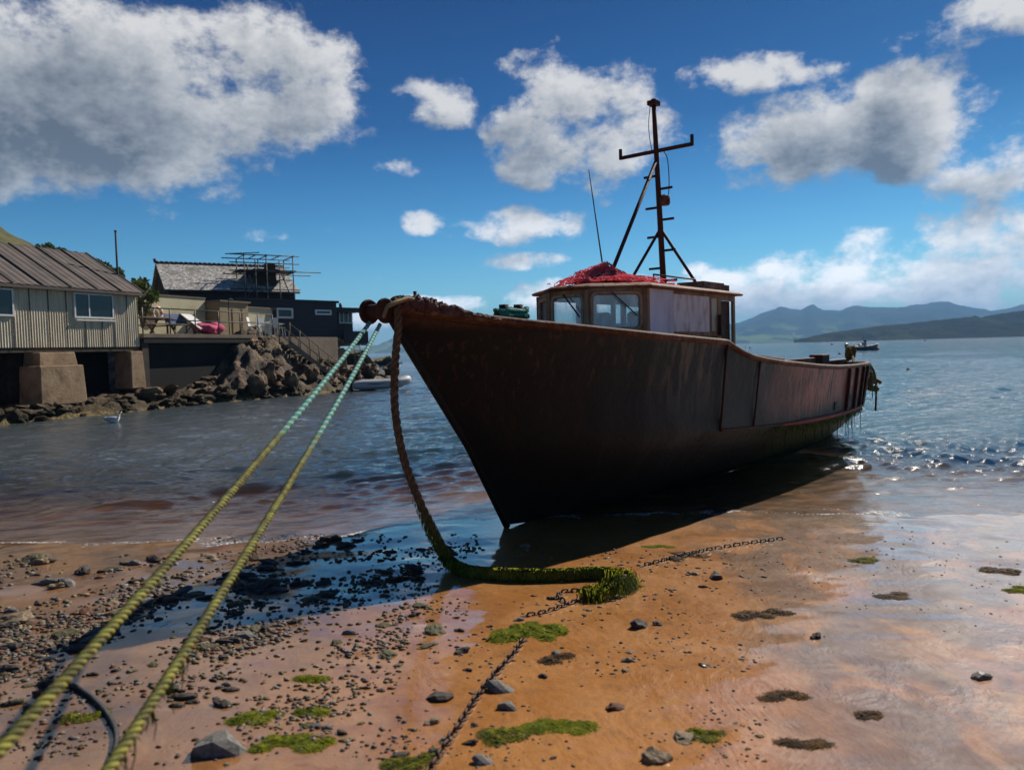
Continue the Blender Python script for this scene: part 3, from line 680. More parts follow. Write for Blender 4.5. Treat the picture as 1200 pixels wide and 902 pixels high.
window_wall(n2, n1, (.07, .92, 1.985, 2.385), .07)
window_wall(f2, n2, (.08, .90, 1.985, 2.37), .06)
window_wall(f1, f2, (.10, .90, 1.985, 2.36), .06)
# sides, mullion posts
side_a = {k: onb(k, 365, P1[1])[0] for k in (760, 788, 831, 834, 841, 845, 862)}
for s in (-1, 1):
    w = MB(); yy = s*P1[1]; e = -s*.035
    for a0, a1, z0, z1 in ((P1[0], side_a[831], CB, CB+.07), (P1[0], side_a[831], CT-.05, CT+.02), (P1[0], P1[0]+.12, CB+.07, CT-.05), (side_a[831], side_a[834], CB, CT+.02), (side_a[834], side_a[841], CB, CB+.06), (side_a[834], side_a[841], CT-.04, CT+.02), (side_a[841], side_a[845], CB-.3, CT+.02), (side_a[845], AFT-.06, CT-.06, CT+.02)):
        w.box(a0, min(yy, yy+e), z0, a1, max(yy, yy+e), z1)
    if s > 0: w.box(P1[0]+.8, yy-.035, CB+.07, P1[0]+1.25, yy, CT-.05)
    w.box(side_a[845]-.02, min(yy, yy+e)+.002, .98, AFT, max(yy, yy+e)-.002, CB-.3); w.build('cabin_side', M['cabin'], boat)
    w = MB(); w.box(AFT-.06, min(yy, yy+e), 1.5, AFT, max(yy, yy+e), CT+.02); w.build('door_post', M['dooredge'], boat)
yy = -P1[1]
b1 = MB().box(side_a[760], yy-.014, CB+.02, side_a[788]-.005, yy-.002, CT+.01); b1.build('side_board', M['bluewhite'], boat)
b2 = MB().box(side_a[788]+.005, yy-.012, CB+.05, side_a[831]-.02, yy-.001, CT-.03); b2.build('side_board', M['ply'], boat)
MB().box(side_a[834], yy+.01, CB+.06, side_a[841], yy+.02, CT-.04).build('side_light', M['cream'], boat)
dr = MB().box(side_a[845]+.03, yy+.05, 1.02, AFT-.07, yy+.085, CT-.06); d_ = dr.build('cabin_door', M['rustdark'], boat)
MB().tube([(side_a[845]+.08, yy-.02, 2.08), (side_a[845]+.08, yy+.06, 2.08)], .012, 6).build('handle', M['rust'], d_)
MB().box(side_a[841]-.03, yy-.06, CB, side_a[845]-.02, yy-.015, CB+.27).build('vent_box', M['rustdark'], boat, bev=.008)
for px_, py_, w_ in ((n1[0], n1[1]-.006, .06), (n2[0]-.01, n2[1], .045), (f2[0]-.01, f2[1], .045), (f1[0], f1[1], .05)):
    MB().bar((px_, py_, CB), (px_, py_, CT), w_, w_).build('corner_post', M['cabin'], boat)
bk = MB().box(AFT-.04, -.45, .98, AFT, .70, CT); bk.build('cabin_back', M['inside'], boat)
cs = MB(); cs.box(3.0, -.5, 1.0, 3.3, .5, 2.05); cs.build('helm_console', M['inside'], boat)
for i, (a, b) in enumerate(((3.9,.2),(3.75,-.28))):
    st = MB(); st.box(a, -b-.16, 1.2, a+.1, -b+.16, 2.22); st.build('seat_back', M['cream'], boat, bev=.04)
# wipers on the front
for p, q in ((n2, n1), (f2, n2)):
    u = Vector((q[0]-p[0], q[1]-p[1], 0)); nn = Vector((u.y, -u.x, 0)).normalized()*.03; P0 = Vector((p[0], p[1], 0))+u*.42+nn
    MB().bar(P0+Vector((0,0,2.385)), P0+u*.42+Vector((0,0,2.13)), .016, .012).build('wiper', M['netdark'], boat)
# roof with drooping visor
def roof_out(o):
    return [(AFT+.10, -P1[1]-.05-o), (P1[0]-.02, -P1[1]-.07-o), (2.86-o, -.42-o), (2.60-o, -.16-o*.4), (2.60-o, .16+o*.4), (2.86-o, .42+o), (P1[0]-.02, P1[1]+.07+o), (AFT+.10, P1[1]+.05+o)]
def rp(k, z): return [(x*1-(1-k)*(x-4.2), yq*k, z) for x, yq in roof_out(.02)]
rf = MB(); rf.loft([rp(1, CT+.012), rp(1.008, CT+.034), rp(.97, CT+.058), rp(.75, CT+.095), rp(.4, CT+.125), rp(.02, CT+.13)], sm=False)
rf.build('cabin_roof', M['roof'], boat, bev=.008)
RZ = CT+.10
bx0 = onp(823, 345, .6); bx1 = onp(848, 345, .6)
rb = MB().box(bx0.x, -.62, RZ-.03, bx1.x-.02, -.25, RZ+.085).build('roof_locker', M['rail'], boat, bev=.006)
MB().box(bx1.x-.015, -.60, RZ-.03, bx1.x+.2, -.28, RZ+.07).build('roof_locker', M['rustdark'], boat, bev=.006)
hr = MB(); q0 = onp(766, 326, .5); q1 = onp(815, 332, .5)
hr.tube([(q0.x, -.5, RZ-.06), (q0.x, -.5, RZ+.11), (q1.x, -.5, RZ+.11), (q1.x, -.5, RZ-.06)], .011, 6); hr.build('roof_rail', M['rust'], boat)
# mast
mb_, mt_ = onp(778, 338, 0), onp(766, 122, 0); mb_.z = RZ
mast = MB(); mast.tube([mb_, mb_.lerp(mt_, .35), mb_.lerp(mt_, .85), mt_], [.042, .038, .032, .028], 10); mast = mast.build('mast', M['rustdark'], boat)
def on_mast(py):  # mast point at photo row
    lo, hi = 0.0, 1.0
    for _ in range(30):
        m_ = (lo+hi)/2; p = mb_.lerp(mt_, m_); q = MR.transposed() @ (bw(p.x, -p.y, p.z)-CP); row = 451-900*q.y/-q.z
        lo, hi = (m_, hi) if row > py else (lo, m_)
    return mb_.lerp(mt_, lo)
ca = on_mast(178); xa = MB(); L_ = .52
xa.bar((ca.x-.03, -L_, ca.z), (ca.x-.03, L_, ca.z), .03, .045); 
for s in (-1, 1): xa.bar((ca.x-.03, s*L_, ca.z-.02), (ca.x-.03, s*L_, ca.z+.12), .035, .03)
xa.build('crossarm', M['rustdark'], mast)
tp = MB(); tp.box(mt_.x-.07, -.06, mt_.z-.02, mt_.x+.07, .06, mt_.z+.035); tp.tube([(mt_.x, .0, mt_.z), (mt_.x, 0, mt_.z+.06)], .035, 8); tp.build('mast_cap', M['rustdark'], mast)
for py, s in ((206,1),(222,-1),(243,1),(258,-1),(277,1),(294,-1),(314,1),(329,-1)):
    c = on_mast(py); MB().bar((c.x, s*.02, c.z), (c.x, s*.20, c.z), .022, .03).build('step', M['rustdark'], mast)
t0 = on_mast(190); ft = onp(710, 318, 0); 
MB().tube([t0+Vector((-.03,0,0)), (ft.x, 0, RZ+.0)], .024, 8).build('stay', M['rustdark'], mast)
t1 = on_mast(268)
for px, py, b in ((729, 328, -.48), (822, 336, .48)):
    f_ = onp(px, py, b); MB().tube([t1, (f_.x, -b, RZ-.03)], .02, 8).build('stay', M['rustdark'], mast)
ln = on_mast(236); lm = MB(); lm.tube([(ln.x-.03, -.10, ln.z-.07), (ln.x-.03, -.10, ln.z-.04), (ln.x-.03, -.10, ln.z+.04), (ln.x-.03, -.10, ln.z+.06)], [.055, .07, .07, .04], 12); lm.bar((ln.x, 0, ln.z+.06), (ln.x-.03, -.1, ln.z+.065), .02)
lm.build('mast_lamp', M['rail'], mast)
wr = MB(); P_ = [Vector((ca.x-.02, -.12, ca.z-.02)), Vector((ca.x-.02, -.17, ca.z-.1)), Vector((ca.x-.02, -.19, ca.z-.35)), Vector((ca.x-.02, -.18, ca.z-.6)), Vector((ln.x-.02, -.12, ln.z+.06))]
wr.tube(smooth_path(P_), .006, 5); wr.tube(smooth_path([mt_+Vector((0,.05,0)), mt_+Vector((0,.09,-.3)), ca+Vector((0,.06,.0))]), .005, 5); wr.build('hanging_wire', M['netdark'], mast)
at_ = onp(690, 199, -.1); ab = onp(710, 316, -.1); MB().tube([(ab.x, .1, RZ-.05), (at_.x, .1, at_.z)], [.011, .005], 6).build('whip_aerial', M['netdark'], boat)
# after rail, trough and post seen over the bulwark
ra, rb_ = onp(884, 417, .9), onp(918, 421, .9)
r_ = MB(); r_.tube([(ra.x, -.9, 1.0), (ra.x, -.9, ra.z), (rb_.x, -.9, rb_.z), (rb_.x, -.9, 1.0)], .022, 8); r_.build('deck_rail', M['rust'], boat)
c0, c1 = onp(920, 423, .5), onp(957, 420, .5)
MB().box(c0.x, -.5, 1.0, c1.x, -.42, (c0.z+c1.z)/2+.02).build('fish_pound_board', M['rail'], boat, bev=.01)
p0 = onp(962, 415, .5); MB().box(c1.x-.05, -.62, 1.0, c1.x+.38, -.38, p0.z+.0).build('deck_post', M['rust'], boat, bev=.02)
p1 = onp(985, 424, .6); MB().box(c1.x+.4, -.6, 1.0, p1.x+.6, -.5, 1.43).build('fish_pound_board', M['rustdark'], boat, bev=.01)
# weed hanging under the chine
wd = MB()
for i in range(2600):
    a = random.uniform(4.6, 11.5); x, b, z = curve(CH, a); dens = min(1, (a-4.4)/2.0)
    if random.random() > dens: continue
    u = random.random()**1.3; b2 = b-u*.75; z2 = z-.02-u*.30*(1.2)
    ln_ = random.uniform(.05, .16)*(1.6 if random.random() < .08 else 1); w_ = random.uniform(.006, .016); sx = random.uniform(-.03, .03)
    y0 = -(b2)
    wd.add([(a-w_, y0, z2), (a+w_, y0, z2), (a+w_*.8+sx, y0-.012, z2-ln_*.6), (a-w_*.8+sx, y0-.012, z2-ln_*.6), (a+sx*1.6, y0+.01, z2-ln_)], [(0,1,2,3), (3,2,4)])
for i in range(46):
    a = random.uniform(5.0, 11.4); x, b, z = curve(CH, a); y0 = -(b-random.uniform(.0, .5)); L2 = random.uniform(.2, .5)
    wd.tube([(a, y0, z-.1), (a+random.uniform(-.03,.03), y0+.01, z-.1-L2*.5), (a+random.uniform(-.04,.04), y0, z-.1-L2)], [.006,.005,.002], 4)
tag(wd.build('weed_fringe', M['greendark'], boat), kind='stuff')
# ------------------------------------------------------------------ ropes
def twisted(name, path, R, pitch, mats, step=None, nstr=3, k=6, wear=None):
    P = resample(path, step or pitch/9); P, T, N, B = frames(P); n = len(P); m_ = MB(); s = 0; acc = [0]
    for i in range(1, n): s += (P[i]-P[i-1]).length; acc.append(s)
    for j in range(nstr):
        m_.tube([P[i]+(N[i]*math.cos(2*math.pi*(acc[i]/pitch+j/nstr))+B[i]*math.sin(2*math.pi*(acc[i]/pitch+j/nstr)))*R*.5 for i in range(n)], R*.54, k, m=j % len(mats))
    o = m_.build(name, mats)
    if wear:
        a = o.data.attributes.new('wear', 'FLOAT', 'POINT'); vals = []
        for j in range(nstr):
            for i in range(n): vals += [wear(acc[i]/s)]*k
        a.data.foreach_set('value', vals)
    return o
def sag(p, q, d, n=24):
    p = Vector(p); q = Vector(q); return [p.lerp(q, i/n)-Vector((0, 0, d*4*(i/n)*(1-i/n))) for i in range(n+1)]
tip = bw(-.13, .0, 2.06)
e1 = atY(2, 850, 1.75); e2 = atY(112, 902, 1.72)
def extend(p, e):
    d = e-p; k = 1.0
    while (p+d*k).z > gz((p+d*k).x, (p+d*k).y)-.05 and k < 4: k += .02
    return p+d*k
pA, pB = bw(-.14, -.05, 2.05), bw(-.12, .05, 2.03)
endA, endB = extend(pA, e1), extend(pB, e2)
def sagto(p, e, end, d):   # passes near e
    return sag(p, end, d)
tag(twisted('mooring_rope', sag(pA, endA+Vector((0,0,.06)), .10), .0175, .075, [M['ropeA'], M['ropeB'], M['ropeA']], wear=lambda t: t*1.17), 'left-hand taut mooring rope, teal near the bow and yellow-olive lower down', 'rope', 'mooring ropes from the bow')
tag(twisted('mooring_rope', sag(pB, endB+Vector((0,0,.06)), .10), .0165, .072, [M['ropeA'], M['ropeB'], M['ropeA']], wear=lambda t: t*1.17), 'right-hand taut mooring rope, teal at the bow and olive-green lower down', 'rope', 'mooring ropes from the bow')
rB = [o for o in COL.objects if o.name.startswith('mooring_rope')][-1]; hw = MB(); pb = sag(pB, endB+Vector((0,0,.06)), .10, 200)
for i in range(150):
    p = pb[int(len(pb)*random.uniform(.5, .8))].copy(); p.z -= .012; L_ = random.uniform(.01, .06)*(2 if random.random() < .15 else 1); hw.tube([p, p+Vector((random.gauss(0,.006), random.gauss(0,.006), -L_*.5)), p+Vector((random.gauss(0,.01), random.gauss(0,.01), -L_))], [.003,.002,.001], 4)
tag(hw.build('trailing_weed', M['greendark'], rB), kind='stuff')
# heavy hanging rope: over the bow, down to the sand, along it and round to the chain
g1, g2, g3, g4, g5 = ground(522, 668), ground(548, 677), ground(640, 681), ground(715, 676), ground(738, 686)
g6, g7 = ground(716, 698), ground(690, 703)
up = Vector((0, 0, .05)); top = bw(.0, .13, 2.19)
hp = [bw(.12, .02, 2.24), top, bw(-.03, .17, 2.05)]
lo_ = g1+Vector((0, 0, .13))
hp += [p for p in sag(bw(-.03, .17, 2.0), lo_, -.0, 10)]
for i, p in enumerate(hp[3:]): t = i/10; p += Vector((-.16*math.sin(t*math.pi)*1.0, -.1*math.sin(t*math.pi), 0))
hp += [g1+Vector((.07,-.02,.055)), g2+up, g3+up, g4+up, g5+up*.9, g6+up*.8, g7+up*.8]
hpath = smooth_path(hp, 2)
heavy = thing('anchor_rope', 'thick brown rope hanging from the bow, its foot on the sand coated in green weed', 'rope', Vector((g1.x, g1.y, g1.z)))
ro = twisted('rope_strands', hpath, .034, .2, [M['brownrope']]); 
def adopt(o, root):
    me = o.data; L = root.location; me.transform(Matrix.Translation(-L)); o.parent = root; return o
adopt(ro, heavy)
hs = resample(hpath, .004); nh = len(hs); gw = MB()
i0 = next(i for i, p in enumerate(hs) if p.z < .85 and i > nh*.2)
for k in range(24000):
    i = random.randint(i0, nh-1) if random.random() < .7 else random.randint(int(nh*.84), nh-1); p = hs[i].copy(); low = p.z < .16
    if not low and random.random() < min(.95, (p.z-.1)*1.7): continue
    a = random.uniform(0, 6.28); r = .039 if not low else .044; T_ = (hs[min(i+3, nh-1)]-hs[max(i-3, 0)]).normalized()
    u = T_.orthogonal().normalized(); w = T_.cross(u); d = u*math.cos(a)+w*math.sin(a)
    q = p+d*r; L_ = random.uniform(.015, .05); wd_ = random.uniform(.002, .006)
    tail = i > nh*.86
    if tail: q += Vector((random.gauss(0,.035), random.gauss(0,.03), 0)); L_ *= 1.5
    sd2 = T_*wd_
    if low: e_ = q+Vector((d.x*L_*.6+random.gauss(0,.01), d.y*L_-random.uniform(0,.03), -.25*L_))
    else: e_ = q+d*L_*.25+Vector((0,0,-L_))
    gq = gz(e_.x, e_.y)+.004
    if e_.z < gq: e_.z = gq
    gq2 = gz(q.x, q.y)+.004
    if q.z < gq2: q.z = gq2+random.random()*.02
    gw.add([q-sd2, q+sd2, e_+sd2*.4, e_-sd2*.4], [(0,1,2,3)], 1 if (not low and random.random() < .7 or random.random() < .15) else 0)
tag(adopt(gw.build('weed_coat', [M['green'], M['greendark']]), heavy), kind='stuff')
# ------------------------------------------------------------------ chains
def link_mesh(L_, w, r):
    m_ = MB(); P = []
    for i in range(7): a = -math.pi/2+math.pi*i/6; P.append((L_/2-w/2+math.cos(a)*w/2, math.sin(a)*w/2, 0))
    for i in range(7): a = math.pi/2+math.pi*i/6; P.append((-(L_/2-w/2)+math.cos(a)*w/2, math.sin(a)*w/2, 0))
    m_.tube(P, r, 6, closed=True); o = m_.build('link', M['chain']); return o
def chain(label, pts, L_=.054, w=.032, r=.0062, lift=-.001):
    P = resample(smooth_path([ground(*p) for p in pts], 2), L_-2.4*r); root = thing('anchor_chain', label, 'chain', P[0], 0, 'rusty chains on the sand')
    proto = link_mesh(L_, w, r)
    for i in range(min(99, len(P)-1)):
        l = proto if i == 0 else proto.copy()
        if i: COL.objects.link(l)
        c = (P[i]+P[i+1])/2; c.z = gz(c.x, c.y)+lift+(.008 if i % 2 else 0); d = P[i+1]-P[i]
        l.parent = root; l.location = c-root.location
        l.rotation_euler = (R_(75 if i % 2 else 12)+random.gauss(0,.2), -math.atan2(d.z, math.hypot(d.x, d.y)), math.atan2(d.y, d.x)+random.gauss(0,.08))
    return root
chain('rusty chain running from the weedy rope end to the green weed patch', [(742,688),(722,704),(705,704),(690,702),(668,707),(652,714),(634,719),(612,723)])
chain('small loop of rusty chain beside the weedy rope end', [(712,694),(690,693),(672,692),(655,695),(651,701),(665,707)], .055, .034, .0065)
chain('rusty chain trailing from the green weed patch down to the front edge of the beach', [(612,750),(606,760),(596,772),(582,788),(566,806),(552,826),(540,846),(526,868),(508,894),(490,925)], .054, .033, .0064)
chain('thin dark chain stretched across the lit sand right of the boat shadow', [(752,664),(775,658),(800,652),(822,646),(848,642),(880,637),(916,632)], .062, .036, .0065)
# dark twisted strand added among the pebbles in place of a rope shadow
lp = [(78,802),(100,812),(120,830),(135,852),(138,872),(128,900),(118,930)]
tag(twisted('shadow_strand', smooth_path([ground(*p)+Vector((0,0,.012)) for p in lp], 3), .012, .07, [M['shadestrand']]), 'dark curved strand standing in for a rope shadow on the pebbles at the near left corner', 'rope')
# ------------------------------------------------------------------ weed clumps
def clump(label, px, py, w, h, n, mats, hgt=.03, name='weed_clump', L=(.04,.12), group=None):
    c = ground(px, py); rx = w/2/FPX*c.y; gy1 = ground(px, py-h/2).y; gy0 = ground(px, py+h/2).y; ry = abs(gy1-gy0)/2
    m_ = MB(); ph = random.uniform(0, 9); nk = max(3, int(w/9)); subs = []
    for i in range(nk):
        t = (i+.5)/nk*2-1; subs.append((c.x+rx*t*.85, c.y+ry*random.uniform(-.75,.75)*(1-.5*t*t), rx/nk*random.uniform(.9,2.0), ry*random.uniform(.22,.6), random.gauss(.15,.35)))
    V_, F_ = ico(3)
    for (sx, sy, ax, ay, th) in subs:
        bs = []; q0 = random.uniform(0, 50)
        for v in V_:
            q_ = 1+1.1*mn.noise(v*3.0+Vector((q0,0,0))); x_ = v.x*ax*q_*.95; y_ = v.y*ay*q_*.95; xx = sx+x_*math.cos(th)-y_*math.sin(th); yy_ = sy+x_*math.sin(th)+y_*math.cos(th)
            bs.append((xx, yy_, gz(xx, yy_)+max(-.01, v.z)*hgt*.3*(1+1.2*mn.noise(Vector((xx*45, yy_*45, ph))))))
        m_.add(bs, F_, 0, True)
    for i in range(int(n*1.9)):
        sx, sy, ax, ay, sth = random.choice(subs); r = math.sqrt(random.random())*1.15; a = random.uniform(0, 6.28)
        x = sx+ax*r*math.cos(a); y_ = sy+ay*r*math.sin(a); th = random.gauss(.25, .7); l = random.uniform(*L)*1.1
        l *= .6
        hz = hgt*.35*max(0, 1.2-r)*random.uniform(.1, 1); wd_ = random.uniform(.0012, .004); P = []; cur = random.gauss(0, 2.2)
        for k in range(6):
            t = k/5; xx = x+math.cos(th+cur*t)*l*(t-.5); yy_ = y_+math.sin(th+cur*t)*l*(t-.5)
            P.append(Vector((xx, yy_, gz(xx, yy_)+.003+hz*(.5+.5*math.sin(t*3.14+i)))))
        vs = []
        for k, p in enumerate(P):
            s_ = Vector((-math.sin(th+cur*k/5), math.cos(th+cur*k/5), random.uniform(-.3,.3)))*wd_*(1-.5*abs(k/5-.5)); vs += [p-s_, p+s_]
        m_.add(vs, [(2*k, 2*k+1, 2*k+3, 2*k+2) for k in range(5)], random.choice(range(len(mats))))
    return tag(m_.build(name, mats, loc=c), label, 'seaweed', group)
GR = [M['green'], M['green'], M['greendark']]; BR = [M['wrack']]; MX = [M['green'], M['wrack'], M['greendark']]
clump('bright green weed mat lying across the chain in the middle of the beach', 620, 740, 96, 24, 2200, GR, .045)
clump('yellow-green weed smear on the sand near the front of the beach, right of the chain', 650, 853, 110, 16, 900, GR, .02)
clump('olive weed tuft caught on stones left of the near yellow-green smear', 590, 862, 50, 18, 400, MX, .03)
clump('small round green weed tuft on the sand between the right rope and the grey stone', 365, 797, 32, 11, 420, GR, .035)
clump('green weed patch on the sand just right of the right mooring rope', 300, 841, 52, 16, 600, GR, .03)
clump('green weed tuft beside the dark stone right of the right mooring rope', 368, 832, 34, 15, 420, GR, .035)
clump('long green weed streak along the front edge beside the flat grey stone', 345, 872, 95, 20, 800, GR, .03)
clump('dark green weed bunch at the front edge below the chain', 480, 895, 60, 24, 500, MX, .03)
clump('dark brown wrack bunch on orange sand right of the shadow', 893, 720, 74, 13, 620, BR, .035)
clump('brown wrack tangled on the thin dark chain', 806, 652, 46, 12, 420, BR, .03)
clump('brown wrack strip on wet reflecting sand, lower right', 921, 816, 52, 9, 260, BR, .025)
clump('brown and green weed scrap on the wet sheen right of the boat', 1011, 656, 28, 8, 160, MX, .02)
clump('dark weed scrap near the centre of the wet sheen', 1045, 698, 40, 8, 200, BR, .02)
clump('dark brown wrack pile at the right edge of the beach', 1180, 672, 40, 14, 300, BR, .03)
clump('green weed streak at the right edge below the wrack pile', 1190, 690, 34, 8, 160, GR, .02)
clump('pale green thread of weed by the boat shadow edge', 775, 641, 34, 5, 110, GR, .012)
clump('brown weed clump with tiny stones on the sand right of the green weed mat', 655, 772, 34, 12, 240, BR, .03)
clump('dark wrack strip at the front right of the beach', 940, 870, 60, 10, 260, BR, .025)
clump('dark weed scrap beside the lower right wrack strip', 1020, 838, 26, 8, 110, BR, .02)
clump('weedy bunch in the shadow left of the hanging rope', 478, 676, 44, 12, 240, BR, .03)
clump('olive weed on stones at the near left pebble bed', 95, 842, 50, 16, 340, MX, .03)
clump('brown weed clump at the bottom centre of the beach', 825, 862, 44, 12, 220, MX, .03)
# ------------------------------------------------------------------ stones
SM = [M['stone1'], M['stone1'], M['stone2'], M['stone3'], M['stone4'], M['stone5']]
protos = []
for i in range(12):
    m_ = MB(); m_.blob((0,0,0), (1, random.uniform(.62,.95), random.uniform(.38,.62)), 2 if i % 2 else 3, .5, 1.0, i+3, sm=False, flat=.22)
    me = m_.build('stone', SM[i % 6]).data; protos.append(me)
for o in [o for o in COL.objects if o.name.startswith('stone')]: bpy.data.objects.remove(o)
by = {k: [protos[i] for i in range(12) if i % 6 in v] for k, v in dict(dark=(0,1), tan=(2,), grey=(3,), olive=(4,), rust=(5,), any=(0,1,2,3,4,5), mix=(0,1,2,3,4)).items()}
def stone(p, r, kind, label, group=None, el=1.0):
    o = bpy.data.objects.new('stone', random.choice(by[kind])); COL.objects.link(o); s = r
    o.scale = (s*random.uniform(.9,1.2)*el, s*random.uniform(.8,1.05), s*random.uniform(.75,1.1)); o.rotation_euler = (random.gauss(0,.12), random.gauss(0,.12), random.uniform(-.7,.7) if el != 1 else random.uniform(0,6.28))
    o.location = (p[0], p[1], gz(p[0], p[1])+r*.06); return tag(o, label, 'stone', group)
for px, py, w, kd, lb in [
    (510,741,29,'olive','rounded olive boulder-like stone alone on the pale wet sand left of the chain'),
    (517,818,26,'dark','dark angular stone on the sand left of the lower chain'),
    (585,808,34,'grey','pale grey rounded stone touching the lower chain'),
    (592,829,24,'grey','smaller grey stone just below the pale one by the chain'),
    (748,734,26,'dark','dark square stone on orange sand with a small neighbour on its right'),
    (771,732,13,'dark','little dark stone close right of the dark square stone'),
    (722,829,22,'rust','brown stone with a weedy edge in the front middle of the beach'),
    (956,747,20,'dark','dark upright stone on the edge of the mirror-like wet sand'),
    (839,677,22,'dark','dark flat stone on orange sand above the wrack bunch'),
    (653,766,14,'grey','grey pebble sitting on the brown weed clump'),
    (637,793,13,'dark','small black stone right of the lower chain'),
    (97,671,24,'dark','dark stone alone on the pebbly sand at the left near the water edge'),
    (300,738,24,'olive','greenish stone pair member at the lower edge of the boat shadow, left'),
    (313,736,20,'dark','black stone beside the greenish one at the lower edge of the boat shadow'),
    (305,690,44,'dark','large dark stone inside the boat shadow between the two mooring ropes'),
    (250,880,60,'grey','flat grey slab stone at the front edge right of the mooring rope'),
    (565,893,26,'grey','grey stone at the bottom edge below the chain'),
    (768,890,38,'tan','pale stone heap at the bottom edge right of centre'),
    (616,640,12,'tan','pale pebble at the tip of the boat shadow'),
    (456,768,22,'olive','mossy stone on pale sand above the left weed tufts'),
    (245,655,26,'tan','brown flat stone near the foam line between the ropes'),
    (15,728,40,'tan','large tan stone at the far left edge of the pebble bed'),
    (800,866,26,'tan','pale stone at the bottom right of the chain, alone on smooth sand'),
    (1148,795,22,'grey','small grey stone on the wet sheen at the lower right')]:
    p = ground(px, py); stone(p, w/2/FPX*p.y, kd, lb)
regs = [  # px box, count, size range (photo px across), kind, label, group
    ((0,655,330,830), 120, (8,26), 'any', 'weathered pebble in the crowded stony bed at the left of the beach', 'pebbles in the left stony bed'),
    ((260,630,540,720), 70, (6,20), 'dark', 'wet dark stone lying in the shadow of the boat left of the hanging rope', 'stones in the boat shadow'),
    ((330,700,560,890), 50, (6,18), 'mix', 'small stone scattered on the pale sand left of the chain', 'stones on the pale sand left of the chain'),
    ((540,640,900,890), 40, (4,13), 'mix', 'small stone on the smooth orange sand right of the chain', 'stones on the orange sand')]
for (x0,y0,x1,y1), n, (s0,s1), kd, lb, gp in regs:
    k = 0; tries = 0
    while k < n and tries < 5000:
        tries += 1; px = random.uniform(x0, x1); py = random.uniform(y0, y1)
        if gp.startswith('pebbles') and random.random() < (px/330)*.6: continue
        if gp.startswith('stones in the boat') and (py > 745-.32*(px-250) or py < 652-.20*(px-290)): continue
        p = ground(px, py)
        if mn.noise(Vector((p.x*1.7, p.y*2.2, 4)))+random.gauss(0,.2) < -.05: continue
        w = s0+(s1-s0)*random.random()**2.2; stone(p, w/2/FPX*p.y, kd, lb, gp, random.uniform(1, 1.6)); k += 1
# finer shingle, past counting
gv = MB(); V1, F1 = ico(1)
def grit(px, py, s):
    p = ground(px, py)
    if mn.noise(Vector((p.x*1.7, p.y*2.2, 4)))+random.gauss(0,.22) < -.02: return
    r = s/2/FPX*p.y; a = random.uniform(0, 6.28); ca_, sa = math.cos(a), math.sin(a); e = random.uniform(1, 1.8); f = random.uniform(.5, .8); vs = []
    for v in V1:
        x = v.x*r*e*random.uniform(.8,1.2); y_ = v.y*r*random.uniform(.8,1.1); vs.append((p.x+x*ca_-y_*sa, p.y+x*sa+y_*ca_, p.z+r*.1+v.z*r*f))
    gv.add(vs, F1, random.choice((0,0,0,1,2,3,4)), True)
for i in range(16000):
    u = random.random()
    if u < .72:
        px = 480*random.random()**1.35; py = random.triangular(645, 900, 730)
        if random.random() > .55+.5*math.sin(px*.03+py*.05): continue
    elif u < .86: px = random.uniform(250, 560); py = random.uniform(625, 720)
    else: px = random.uniform(480, 900); py = random.uniform(640, 900)
    if u >= .86 and random.random() < .45: continue
    grit(px, py, random.uniform(1.5, 7.5 if u < .72 else 5))
for i in range(420):
    px = random.uniform(820, 1260); grit(px, random.triangular(612, 760, 640), random.uniform(1.2, 3.2))
tag(gv.build('shingle', [M['stone1'], M['stone2'], M['stone3'], M['stone4'], M['stone5']]), kind='stuff')
# ------------------------------------------------------------------ things lying on the boat
nt = MB(); nc = bw(3.35, -.10, CT+.10)
def hump(a, b):  # height of the net heap over the roof
    return .21*math.exp(-((a-3.5)/.17)**2-((b-.0)/.2)**2)+.13*math.exp(-((a-3.4)/.24)**2-((b+.3)/.2)**2)+.05*math.exp(-((b-.35)/.4)**2-((a-3.7)/.6)**2)
for i in range(1300):
    a = random.gauss(3.55, .2); b = random.gauss(.02, .24); P = []; th = random.uniform(0, 6.28)
    a = min(max(a, 2.95), 4.3); b = min(max(b, -.66), .66)
    hh = hump(a, b)*random.random()**.5
    for k in range(6):
        P.append(bw(a, b, CT+.125-.12*min(1,abs(b))**2*.5+max(.0, min(hh, hump(a, b)+.015))+random.uniform(-.008,.018))); th += random.gauss(0, .7); a += math.cos(th)*.035; b += math.sin(th)*.035; hh += random.gauss(0,.02)
        a = min(max(a, 2.9), 4.35); b = min(max(b, -.7), .7)
    nt.tube(P, random.uniform(.003, .0065), 4, m=0 if random.random() < .93 else 1)
for i in range(16):
    a = random.uniform(3.1, 4.3); b = random.uniform(.2, .6); nt.tube([bw(a+.05*k, b+.03*math.sin(k*1.3+i), CT+.105+.012*random.random()) for k in range(8)], .012, 5)
tag(nt.build('fishing_net', [M['netred'], M['netdark']], loc=nc), 'heap of faded red netting on the wheelhouse roof of the boat', 'net')
tb = []
cA = Vector(bw(bitA, -.1, bitZ-.07)); cB = Vector(bw(bitB, -.1, bitZ-.07))
for k in range(6):
    for t in range(20):
        th = 2*math.pi*t/20; c = cA if math.cos(th) < 0 else cB
        tb.append(c+AX*(math.cos(th)*.075)+BN*(math.sin(th)*.085*(1 if k % 2 else -1)*(1 if math.cos(th) > 0 else -1) if k % 3 == 2 else math.sin(th)*.08)+BN*random.gauss(0,.012)+AX*(random.gauss(0,.014)+.03*math.sin(k*1.7))+Vector((0,0,-.05+k*.013+random.gauss(0,.008)+.02*math.cos(th)*(k%3-1))))
tb += smooth_path([bw(bitA-.1, -.1, 2.05), bw(bitA-.5, -.05, 2.03), bw(.9, 0, 2.06), bw(.45, -.02, 2.14)], 2)
